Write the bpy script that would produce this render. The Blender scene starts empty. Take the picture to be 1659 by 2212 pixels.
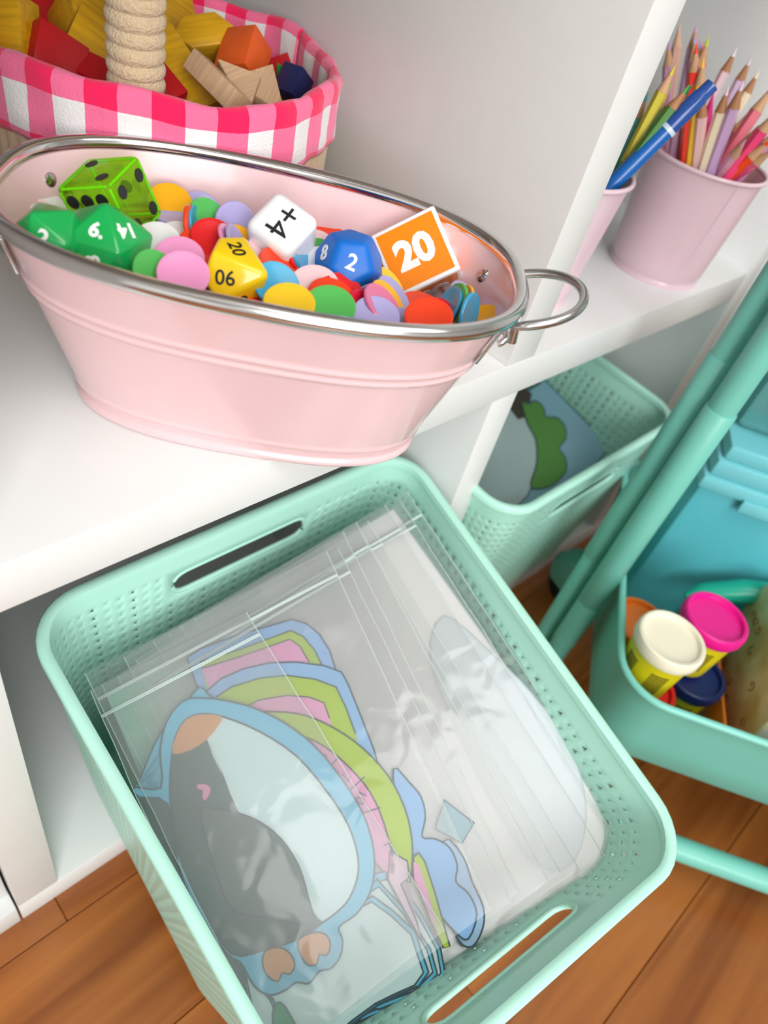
import bpy, bmesh, math, random
from mathutils import Vector, Matrix, noise
PI = math.pi
SC = bpy.context.scene
COL = SC.collection
# ---------------------------------------------------------------- camera
R = Matrix(((0.7268781, -0.6518246, 0.2162705), (-0.3610810, -0.6305981, -0.6869982), (0.5841820, 0.4212728, -0.6937295)))
CP = Vector((-0.3772, -0.2114, 0.2529))
FPX = 1581.57
cam = bpy.data.cameras.new('camera')
camo = bpy.data.objects.new('camera', cam)
COL.objects.link(camo)
camo.matrix_world = Matrix.Translation(CP) @ Matrix(((R[0][0], -R[1][0], -R[2][0]), (R[0][1], -R[1][1], -R[2][1]), (R[0][2], -R[1][2], -R[2][2]))).to_4x4()
cam.sensor_fit = 'VERTICAL'
cam.sensor_height = 36
cam.lens = FPX / 2212 * 36
cam.clip_start = 0.01
cam.dof.use_dof = True
cam.dof.focus_distance = 0.39
cam.dof.aperture_fstop = 6.5
SC.camera = camo
SC.cycles.transparent_max_bounces = 64
# ---------------------------------------------------------------- light
W = bpy.data.worlds.new('world')
SC.world = W
W.use_nodes = True
W.node_tree.nodes['Background'].inputs[0].default_value = (0.97, 0.985, 1.0, 1)
W.node_tree.nodes['Background'].inputs[1].default_value = 0.62


def area(name, loc, target, size, power, color=(1, 1, 1), sy=None):
    l = bpy.data.lights.new(name, 'AREA')
    l.shape = 'RECTANGLE'
    l.size = size
    l.size_y = sy or size
    l.energy = power
    l.color = color
    o = bpy.data.objects.new(name, l)
    COL.objects.link(o)
    o.location = loc
    o.rotation_euler = (Vector(target) - Vector(loc)).to_track_quat('-Z', 'Y').to_euler()
    return o


area('window_light', (-1.25, -2.1, 1.0), (-0.1, -0.1, -0.1), 1.4, 62, (1, 1, 1), 1.5)
area('ceiling_light', (-0.2, -1.05, 1.95), (-0.1, -0.1, -0.1), 1.4, 24, (1, 0.995, 0.98))
SC.view_settings.view_transform = 'Standard'
SC.view_settings.look = 'None'
SC.view_settings.exposure = -0.12
SC.view_settings.gamma = 1
SC.view_settings.use_curve_mapping = False
# ---------------------------------------------------------------- helpers


def ray(u, v):
    return R.transposed() @ Vector(((u - 829.5) / FPX, (v - 1106) / FPX, 1.0))


def onZ(u, v, z):
    d = ray(u, v)
    return CP + d * ((z - CP.z) / d.z)


def onPlane(q, P0, n):
    d = ray(q[0], q[1])
    return CP + d * ((Vector(P0) - CP).dot(n) / n.dot(d))


def at(u, v, t):
    return CP + ray(u, v) * t


RX, RY, RF = R[0].copy(), R[1].copy(), R[2].copy()   # right, down, forward of the view


def lin(c):
    return tuple(((x / 255) / 12.92 if x / 255 <= 0.04045 else ((x / 255 + 0.055) / 1.055) ** 2.4) for x in c)


MATS = {}


def mat(name, rgb, rough=0.45, metal=0.0, spec=0.5, var=0.0, vscale=30.0, bump=0.0, bscale=200.0, trans=0.0, sss=0.0, alpha=1.0, coat=0.0, kind='noise', stretch=None, rgb2=None, ior=1.45):
    if name in MATS:
        return MATS[name]
    m = bpy.data.materials.new(name)
    m.use_nodes = True
    nt = m.node_tree
    b = nt.nodes['Principled BSDF']
    c = lin(rgb) + (1,)
    b.inputs['Base Color'].default_value = c
    b.inputs['Roughness'].default_value = rough
    b.inputs['Metallic'].default_value = metal
    b.inputs['Specular IOR Level'].default_value = spec
    b.inputs['IOR'].default_value = ior
    if trans:
        b.inputs['Transmission Weight'].default_value = trans
    if coat:
        b.inputs['Coat Weight'].default_value = coat
        b.inputs['Coat Roughness'].default_value = 0.08
    tc = nt.nodes.new('ShaderNodeTexCoord')
    mp = nt.nodes.new('ShaderNodeMapping')
    nt.links.new(tc.outputs['Object'], mp.inputs['Vector'])
    if stretch:
        mp.inputs['Scale'].default_value = stretch
    n = nt.nodes.new('ShaderNodeTexNoise')
    n.inputs['Scale'].default_value = vscale
    n.inputs['Detail'].default_value = 4
    nt.links.new(mp.outputs['Vector'], n.inputs['Vector'])
    mx = nt.nodes.new('ShaderNodeMix')
    mx.data_type = 'RGBA'
    rp = nt.nodes.new('ShaderNodeMapRange')
    rp.inputs[1].default_value = 0.35
    rp.inputs[2].default_value = 0.65
    nt.links.new(n.outputs['Fac'], rp.inputs[0])
    nt.links.new(rp.outputs[0], mx.inputs[0])
    v = var if var else 0.015
    mx.inputs[6].default_value = c
    mx.inputs[7].default_value = (lin(rgb2) + (1,)) if rgb2 else tuple(x * (1 - v) for x in c[:3]) + (1,)
    nt.links.new(mx.outputs[2], b.inputs['Base Color'])
    if bump:
        n2 = nt.nodes.new('ShaderNodeTexNoise')
        n2.inputs['Scale'].default_value = bscale
        n2.inputs['Detail'].default_value = 3
        nt.links.new(mp.outputs['Vector'], n2.inputs['Vector'])
        bp = nt.nodes.new('ShaderNodeBump')
        bp.inputs['Strength'].default_value = min(1, bump)
        bp.inputs['Distance'].default_value = 0.002 * bump
        nt.links.new(n2.outputs['Fac'], bp.inputs['Height'])
        nt.links.new(bp.outputs['Normal'], b.inputs['Normal'])
    MATS[name] = m
    return m


def mk(name, verts, faces, m, parent=None, smooth=False, mats=None, fm=None):
    me = bpy.data.meshes.new(name)
    me.from_pydata([tuple(v) for v in verts], [], faces)
    for x in (mats or [m]):
        me.materials.append(x)
    if fm:
        me.polygons.foreach_set('material_index', fm)
    if smooth:
        me.polygons.foreach_set('use_smooth', [True] * len(me.polygons))
    me.update()
    o = bpy.data.objects.new(name, me)
    COL.objects.link(o)
    if parent:
        o.parent = parent
    return o


def from_bm(name, bm, m, parent=None, smooth=False):
    me = bpy.data.meshes.new(name)
    bm.to_mesh(me)
    bm.free()
    me.materials.append(m)
    if smooth:
        me.polygons.foreach_set('use_smooth', [True] * len(me.polygons))
    o = bpy.data.objects.new(name, me)
    COL.objects.link(o)
    if parent:
        o.parent = parent
    return o


def tag(o, label, cat=None, group=None, kind=None):
    if label:
        o['label'] = label
    if cat:
        o['category'] = cat
    if group:
        o['group'] = group
    if kind:
        o['kind'] = kind
    return o


def empty(name, loc=(0, 0, 0), label=None, cat=None, group=None, kind=None):
    o = bpy.data.objects.new(name, None)
    o.empty_display_size = 0.02
    COL.objects.link(o)
    o.location = loc
    return tag(o, label, cat, group, kind)


def rel(o, par):
    """parent o (built in world coordinates) under par keeping its place"""
    o.parent = par
    o.matrix_parent_inverse = Matrix.Translation(-Vector(par.location)) if par.type == 'EMPTY' else par.matrix_basis.inverted()
    return o


def autosmooth(o, deg=35):
    me = o.data
    me.polygons.foreach_set('use_smooth', [True] * len(me.polygons))
    bm = bmesh.new()
    bm.from_mesh(me)
    for e in bm.edges:
        if len(e.link_faces) == 2 and e.calc_face_angle(0) > math.radians(deg):
            e.smooth = False
    bm.to_mesh(me)
    bm.free()
    return o


def boxv(x0, x1, y0, y1, z0, z1, bev=0.0008, seg=2):
    bm = bmesh.new()
    bmesh.ops.create_cube(bm, size=1)
    bmesh.ops.scale(bm, vec=(x1 - x0, y1 - y0, z1 - z0), verts=bm.verts)
    bmesh.ops.translate(bm, vec=((x0 + x1) / 2, (y0 + y1) / 2, (z0 + z1) / 2), verts=bm.verts)
    if bev:
        bmesh.ops.bevel(bm, geom=bm.edges[:], offset=bev, segments=seg, affect='EDGES', profile=0.5)
    return bm


def box(name, b, m, parent=None, bev=0.0008, seg=2):
    o = from_bm(name, boxv(*b, bev, seg), m, None, False)
    if parent:
        rel(o, parent)
    return autosmooth(o)


def lathe_data(prof, n=48, cap0=True, cap1=False):
    V, F = [], []
    for (r, z) in prof:
        for i in range(n):
            a = 2 * PI * i / n
            V.append((r * math.cos(a), r * math.sin(a), z))
    for j in range(len(prof) - 1):
        for i in range(n):
            i2 = (i + 1) % n
            F.append((j * n + i, j * n + i2, (j + 1) * n + i2, (j + 1) * n + i))
    if cap0:
        F.append(tuple(range(n - 1, -1, -1)))
    if cap1:
        F.append(tuple((len(prof) - 1) * n + i for i in range(n)))
    return V, F


def lathe(name, prof, m, parent=None, n=48, cap0=True, cap1=False, M=None, deg=40):
    V, F = lathe_data(prof, n, cap0, cap1)
    if M:
        V = [M @ Vector(v) for v in V]
    o = mk(name, V, F, m, None)
    if parent:
        rel(o, parent)
    return autosmooth(o, deg)


def tube_data(pts, r, n=12, closed=False, caps=True, prof=None):
    pts = [Vector(p) for p in pts]
    N = len(pts)
    V, F = [], []
    T = []
    for i in range(N):
        if closed:
            t = pts[(i + 1) % N] - pts[i - 1]
        else:
            t = pts[min(i + 1, N - 1)] - pts[max(i - 1, 0)]
        T.append(t.normalized())
    ref = Vector((0, 0, 1))
    if abs(T[0].dot(ref)) > 0.95:
        ref = Vector((1, 0, 0))
    nrm = (ref - T[0] * ref.dot(T[0])).normalized()
    for i in range(N):
        if prof or closed:
            q = Vector((0, 0, 1)) - T[i] * T[i].z
            nn = q.normalized() if q.length > 0.05 else (nrm - T[i] * nrm.dot(T[i])).normalized()
        else:
            nn = (nrm - T[i] * nrm.dot(T[i])).normalized()
        nrm = nn
        b = T[i].cross(nn)
        rr = r[i] if isinstance(r, (list, tuple)) else r
        if prof:
            for (a, c) in prof:
                V.append(pts[i] + b * a + nn * c)
        else:
            for k in range(n):
                a = 2 * PI * k / n
                V.append(pts[i] + (nn * math.cos(a) + b * math.sin(a)) * rr)
    if prof:
        n = len(prof)
    for i in range(N if closed else N - 1):
        j = (i + 1) % N
        for k in range(n):
            k2 = (k + 1) % n
            F.append((i * n + k, i * n + k2, j * n + k2, j * n + k))
    if caps and not closed:
        F.append(tuple(range(n - 1, -1, -1)))
        F.append(tuple((N - 1) * n + k for k in range(n)))
    return V, F


def tube(name, pts, r, m, parent=None, n=14, closed=False, prof=None, caps=True):
    V, F = tube_data(pts, r, n, closed, caps, prof)
    o = mk(name, V, F, m, None)
    if parent:
        rel(o, parent)
    return autosmooth(o, 50)


def arc(c, r, a0, a1, n, ax=Vector((1, 0, 0)), ay=Vector((0, 1, 0))):
    return [Vector(c) + ax * (r * math.cos(a0 + (a1 - a0) * i / n)) + ay * (r * math.sin(a0 + (a1 - a0) * i / n)) for i in range(n + 1)]


def frame(c, n, up=None):
    """matrix with local z along n, local y along up"""
    z = Vector(n).normalized()
    u = Vector(up) if up is not None else (Vector((0, 0, 1)) if abs(z.z) < 0.9 else Vector((0, 1, 0)))
    y = (u - z * u.dot(z)).normalized()
    x = y.cross(z)
    M = Matrix((x, y, z)).transposed().to_4x4()
    M.translation = Vector(c)
    return M


def viewup(deg):
    """direction whose picture points deg clockwise from up"""
    a = math.radians(deg)
    return RX * math.sin(a) - RY * math.cos(a)


def text(name, s, M, size, m, parent, bold=0.0, ext=0.00025, shear=0):
    cu = bpy.data.curves.new('t', 'FONT')
    cu.body = s
    cu.size = size
    cu.align_x = 'CENTER'
    cu.align_y = 'CENTER'
    cu.extrude = ext
    cu.offset = bold
    cu.resolution_u = 3
    t = bpy.data.objects.new('t', cu)
    me = bpy.data.meshes.new_from_object(t)
    bpy.data.objects.remove(t)
    bpy.data.curves.remove(cu)
    me.materials.clear()
    me.materials.append(m)
    me.transform(M)
    me.name = name
    o = bpy.data.objects.new(name, me)
    COL.objects.link(o)
    rel(o, parent)
    return o


def vaxes(P):
    w = (Vector(P) - CP).normalized()
    r = (RX - w * RX.dot(w)).normalized()
    return r, w.cross(r), w


# ---------------------------------------------------------------- materials
M_WHITE = mat('shelf_white', (228, 230, 228), 0.35, bump=0.05, bscale=900)
M_WALL = mat('wall_paint', (228, 228, 226), 0.8, bump=0.2, bscale=300)
M_MINT = mat('mint_plastic', (186, 240, 222), 0.32, spec=0.5)
M_TEAL = mat('teal_metal', (118, 198, 182), 0.35, var=0.03)
M_CHROME = mat('chrome', (222, 222, 222), 0.14, metal=1.0, bump=0.15, bscale=60)
M_STEEL = mat('steel_wire', (190, 190, 190), 0.25, metal=1.0)
M_PINK = mat('pink_enamel', (238, 202, 205), 0.22, spec=0.5, coat=0.4)
M_CUP = mat('lilac_pink_enamel', (228, 200, 210), 0.28, coat=0.3)
M_BLACK = mat('black_ink', (22, 24, 26), 0.5)
M_OUT = mat('print_outline', (40, 70, 80), 0.5)
M_RUB = mat('black_rubber', (18, 18, 18), 0.7)
M_LETW = mat('white_ink', (250, 250, 246), 0.4)

# ================================================================ SETTING
# floor with planks
ZF = -0.385
floor = box('floor', (-2.2, 2.2, -2.6, 0.46, ZF - 0.03, ZF - 0.012), mat('subfloor', (90, 50, 20), 0.8), bev=0)
tag(floor, 'warm orange-brown wooden board floor', 'floor', kind='structure')


def wood_floor(i):
    m = bpy.data.materials.new('floor_wood')
    m.use_nodes = True
    nt = m.node_tree
    b = nt.nodes['Principled BSDF']
    tc = nt.nodes.new('ShaderNodeTexCoord')
    mp = nt.nodes.new('ShaderNodeMapping')
    mp.inputs['Scale'].default_value = (1.2, 16, 16)
    mp.inputs['Location'].default_value = (i * 3.1, i * 1.7, 0)
    nt.links.new(tc.outputs['Object'], mp.inputs['Vector'])
    n = nt.nodes.new('ShaderNodeTexNoise')
    n.inputs['Scale'].default_value = 2.6
    n.inputs['Detail'].default_value = 6
    n.inputs['Distortion'].default_value = 0.6
    nt.links.new(mp.outputs['Vector'], n.inputs['Vector'])
    cr = nt.nodes.new('ShaderNodeValToRGB')
    cr.color_ramp.elements[0].position = 0.3
    k = 1 + 0.10 * math.sin(i * 2.3)
    cr.color_ramp.elements[0].color = tuple(x * k for x in lin((128, 66, 22))) + (1,)
    cr.color_ramp.elements[1].position = 0.72
    cr.color_ramp.elements[1].color = tuple(x * k for x in lin((184, 112, 50))) + (1,)
    nt.links.new(n.outputs['Fac'], cr.inputs['Fac'])
    nt.links.new(cr.outputs['Color'], b.inputs['Base Color'])
    b.inputs['Roughness'].default_value = 0.34
    return m


WF = [wood_floor(i) for i in range(5)]
PW = 0.105
y = 0.40
k = 0
random.seed(3)
while y > -1.0:
    x = -1.1 + (k * 0.37) % 0.9 - 0.6
    while x < 1.3:
        o = from_bm('plank', boxv(max(x, -1.3) + 0.0002, min(x + 1.15, 1.5) - 0.0002, y - PW + 0.0003, y - 0.0003, ZF - 0.012, ZF, 0.0006, 1), WF[(k * 2 + int(x * 3)) % 5])
        rel(o, floor)
        x += 1.15
    y -= PW
    k += 1
wall = box('wall_back', (-2.2, 2.2, 0.42, 0.46, ZF - 0.012, 2.2), M_WALL, bev=0)
for nm, b in (('wall_front', (-2.2, 2.2, -2.64, -2.6, ZF - 0.03, 2.2)), ('wall_left', (-2.24, -2.2, -2.6, 0.46, ZF - 0.03, 2.2)), ('wall_right', (2.2, 2.24, -2.6, 0.46, ZF - 0.03, 2.2)), ('ceiling', (-2.2, 2.2, -2.6, 0.46, 2.2, 2.24))):
    tag(box(nm, b, M_WALL, bev=0), 'pale painted room surface', nm.split('_')[0], kind='structure')
tag(wall, 'pale grey painted wall behind the cube shelving', 'wall', kind='structure')

# ================================================================ SHELVING UNIT
T = 0.0293
D = 0.39
XR = 0.365
ZB = -0.3575
unit = empty('shelving_unit', (0, 0, ZF), 'white open cube shelving unit holding the tub, basket and green bins', 'shelf')
box('shelf_board', (-0.335, XR, 0, D, -T, 0), M_WHITE, unit)
box('bottom_board', (-0.3635, XR + 0.0285, 0, D, ZF, ZB), M_WHITE, unit)
box('top_board', (-0.3635, XR + 0.0285, 0, D, 0.33, 0.359), M_WHITE, unit)
box('side_panel', (-0.3635, -0.335, 0, D, ZB, 0.33), M_WHITE, unit)
box('side_panel', (XR, XR + 0.0285, 0, D, ZB, 0.33), M_WHITE, unit)
box('divider', (0, 0.0295, 0.0004, D, 0, 0.33), M_WHITE, unit)
box('divider', (0.0, 0.0285, 0.0004, D, ZB, -T), M_WHITE, unit)
unit2 = empty('shelving_unit', (-0.72, 0, ZF), 'neighbouring white shelving unit at the far left edge', 'shelf')
box('bottom_board', (-1.05, -0.365, 0, D, ZF, ZB), M_WHITE, unit2)
box('top_board', (-1.05, -0.365, 0, D, 0.33, 0.359), M_WHITE, unit2)
box('side_panel', (-1.05, -1.02, 0, D, ZB, 0.33), M_WHITE, unit2)
box('side_panel', (-0.3745, -0.3655, 0.012, D, ZB, 0.33), M_WHITE, unit2)
box('shelf_board', (-1.02, -0.3745, 0.012, D, -T, 0), M_WHITE, unit2)

unit3 = empty('shelving_unit', (0.8, 0, ZF), 'neighbouring white shelving unit at the right edge behind the cart', 'shelf')
box('side_panel', (0.3945, 0.423, 0.001, D, ZF, 0.36), M_WHITE, unit3)
box('side_panel', (1.10, 1.13, 0.001, D, ZF, 0.36), M_WHITE, unit3)
box('shelf_board', (0.4235, 1.0995, 0.001, D, -T, 0), M_WHITE, unit3)
box('bottom_board', (0.4235, 1.0995, 0.001, D, ZF, ZB), M_WHITE, unit3)
box('top_board', (0.4235, 1.0995, 0.001, D, 0.33, 0.359), M_WHITE, unit3)

# ================================================================ PINK TUB
TA = math.radians(-42.39)
TC = Vector((-0.172, 0.0442, 0))
TU = Vector((math.cos(TA), math.sin(TA), 0))
TV = Vector((-TU.y, TU.x, 0))
H = 0.100


def se(a, L, Wd, n):
    c, s = math.cos(a), math.sin(a)
    r = (abs(c) ** n + abs(s) ** n) ** (-1 / n)
    return L * c * r, Wd * s * r


def tubpt(a, z, off=0.0):
    f = min(1, z / H)
    L = 0.0870 + (0.1185 - 0.0870) * f + off
    Wd = 0.0450 + (0.0712 - 0.0450) * f + off
    x, y = se(a, L, Wd, 2.7 - 0.2 * f)
    return TC + TU * x + TV * y + Vector((0, 0, z))


NA = 128
angs = []
for i in range(NA):
    a = 2 * PI * i / NA
    angs.append(math.atan2(math.sin(a) * 0.62, math.cos(a)))
tub = empty('metal_tub', TC, 'oval pale pink enamelled metal tub full of counters on the white shelf', 'tub')
prof = [(0.000, 0.0020), (0.0012, 0.0030), (0.0030, 0.0030), (0.0050, 0.0005), (0.0060, 0.0)]


def ridge(z, c, w, h):
    return h * math.exp(-((z - c) / w) ** 2)


zs = [0.0, 0.0008, 0.0016, 0.0026, 0.004, 0.005, 0.006] + [0.007 + i * 0.001 for i in range(12)] + [0.02 + i * 0.005 for i in range(8)] + [0.059 + i * 0.0008 for i in range(24)] + [0.080, 0.085, 0.090, 0.095, 0.0985]
zs = sorted(set(zs))


def tuboff(z):
    o = 0.0
    if z < 0.0055:
        o += 0.0026 * (1 - (max(0, z - 0.003) / 0.0025) ** 2) if z > 0.003 else 0.0026 - 0.0012 * (1 - z / 0.003) ** 2
    o += ridge(z, 0.0125, 0.0013, 0.0008)
    o += ridge(z, 0.0645, 0.0014, 0.0013) + ridge(z, 0.0695, 0.0014, 0.0013)
    return o


V, F = [], []
for z in zs:
    for a in angs:
        V.append(tubpt(a, z, tuboff(z)))
nz = len(zs)
inner = [(z, -0.0012) for z in reversed(zs) if z > 0.003]
for z, off in inner:
    for a in angs:
        V.append(tubpt(a, z, off + tuboff(z) * (0.8 if z > 0.006 else 0)))
rows = nz + len(inner)
for j in range(rows - 1):
    for i in range(NA):
        i2 = (i + 1) % NA
        F.append((j * NA + i, j * NA + i2, (j + 1) * NA + i2, (j + 1) * NA + i))
F.append(tuple(range(NA - 1, -1, -1)))
F.append(tuple((rows - 1) * NA + i for i in range(NA)))
o = mk('tub_body', V, F, M_PINK)
rel(o, tub)
autosmooth(o, 60)
o = tube('tub_rim', [tubpt(a, 0.0985, 0.0008) for a in angs], 0.0038, M_CHROME, tub, n=14, closed=True)
tag(o, 'polished silver rolled rim')
# seam fold at the rim's left end + side seam
# handles
for sgn in (1, -1):
    e = tubpt(0 if sgn > 0 else PI, 0.088, 0.0)
    ux = TU * sgn
    hc = Vector((e.x, e.y, 0.0885))
    hw = 0.0245
    pts = []
    dz = 0.45
    for i in range(29):
        t = i / 28
        a = -PI / 2 + PI * t
        yy = hw * math.sin(a) * (1.0 + 0.12 * math.cos(a))
        xx = 0.0335 * (max(0, math.cos(a)) ** 0.8)
        pts.append(hc + ux * (xx + 0.0025) + TV * yy + Vector((0, 0, 0.0 + 0.012 * xx / 0.0335)))
    # ends turn into the wall
    pts = [pts[0] + ux * 0.001 + Vector((0, 0, -0.008))] + pts + [pts[-1] + ux * 0.001 + Vector((0, 0, -0.008))]
    hd = tube('tub_handle', pts, 0.00235, M_STEEL, tub, n=12)
    tag(hd, 'bare steel wire loop handle')
    # bracket and rivets on the outside and rivet heads inside
    for q in (-1, 1):
        a = math.atan2(q * 0.50, sgn)
        wp = tubpt(a, 0.080, 0.0)
        nrm = (wp - tubpt(a, 0.080, -0.01)).normalized()
        br = box('handle_bracket', (-0.006, 0.006, -0.0085, 0.0085, 0, 0.0016), M_CHROME, None, bev=0.0007)
        br.data.transform(frame(wp + nrm * 0.0006, nrm + Vector((0, 0, -0.28)), (0, 0, 1)))
        rel(br, tub)
        loop = tube('bracket_loop', [wp + nrm * 0.003 + Vector((0, 0, 0.006)) + (TV * 0.006) * math.cos(t * PI / 8) + (nrm * 0.004 + Vector((0, 0, 0.003))) * math.sin(t * PI / 8) for t in range(9)], 0.0016, M_CHROME, tub, n=8)
    for a in ([0.0] if sgn > 0 else [PI]):
        for q in (-1, 1):
            aa = a + q * 0.42
            z = 0.0845 if sgn > 0 else 0.086
            ip = tubpt(aa, z, -0.0012)
            nn = (tubpt(aa, z, -0.01) - ip).normalized()
            lathe('rivet', [(0.0034, 0), (0.0033, 0.0007), (0.0024, 0.0013), (0.0, 0.0015)], M_STEEL, tub, n=20, M=frame(ip, nn + Vector((0, 0, 0.2))))

# ================================================================ COUNTERS
RC = 0.0110
V, F = lathe_data([(RC - 0.0004, -0.0009), (RC, -0.0004), (RC, 0.0004), (RC - 0.0004, 0.0009), (RC - 0.0022, 0.00085), (RC - 0.003, 0.0006), (0.0, 0.0006)], 40, True)
CCOL = {'red': (232, 30, 34), 'orange-red': (246, 70, 34), 'green': (88, 190, 92), 'yellow': (254, 208, 44), 'amber': (255, 186, 30), 'sky blue': (62, 172, 216), 'blue': (40, 130, 205), 'lavender': (178, 172, 222),
        'pink': (244, 158, 206), 'white': (244, 242, 242), 'pale pink': (252, 214, 218), 'rose': (228, 120, 160), 'crimson': (214, 20, 56)}
CME = {}
for cn, rgb in CCOL.items():
    o = mk('counter', V, F, mat('counter_' + cn.replace(' ', '_').replace('-', '_'), rgb, 0.28, coat=0.2))
    autosmooth(o, 30)
    CME[cn] = o.data
    bpy.data.objects.remove(o)


def bedz(P):
    v = (P - TC).dot(TV)
    return 0.0790 - 0.05 * v


def counter(u, v, cn, ratio, ang, label, dz=0.0, s=1.0, group='plastic counters in the pink tub', flip=1):
    P = onZ(u, v, 0.08)
    for _ in range(4):
        P = onZ(u, v, bedz(P) + dz)
    th = math.acos(min(0.999, ratio))
    a = math.radians(ang)
    ax_, ay_, aw_ = vaxes(P)
    perp = ax_ * (-math.sin(a)) + ay_ * math.cos(a)
    if perp.z < 0:
        perp = -perp
    n = (-aw_ * math.cos(th) + perp * (math.sin(th) * flip)).normalized()
    o = bpy.data.objects.new('counter', CME[cn])
    COL.objects.link(o)
    Mx = frame(P, n)
    o.matrix_world = Mx @ Matrix.Diagonal((s, s, 1, 1))
    return tag(o, label, 'counter', group)


# hidden layer under the visible ones keeps the pile solid
random.seed(11)
cn_list = list(CCOL)
for i in range(150):
    for _ in range(50):
        a = random.uniform(0, 2 * PI)
        r = random.random() ** 0.5
        z = random.uniform(0.058, 0.071)
        p = tubpt(a, z, -0.013)
        c = Vector((TC.x, TC.y, 0))
        q = c + (Vector((p.x, p.y, 0)) - c) * r
        break
    z = bedz(q) - random.uniform(0.004, 0.018)
    cn = random.choice(cn_list)
    o = bpy.data.objects.new('counter', CME[cn])
    COL.objects.link(o)
    tl = random.uniform(0, 0.5)
    aa = random.uniform(0, 2 * PI)
    o.matrix_world = frame((q.x, q.y, z), (math.sin(tl) * math.cos(aa), math.sin(tl) * math.sin(aa), math.cos(tl)))
    tag(o, '%s plastic counter buried low in the heap in the pink tub' % cn, 'counter', 'plastic counters low in the heap')

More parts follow.
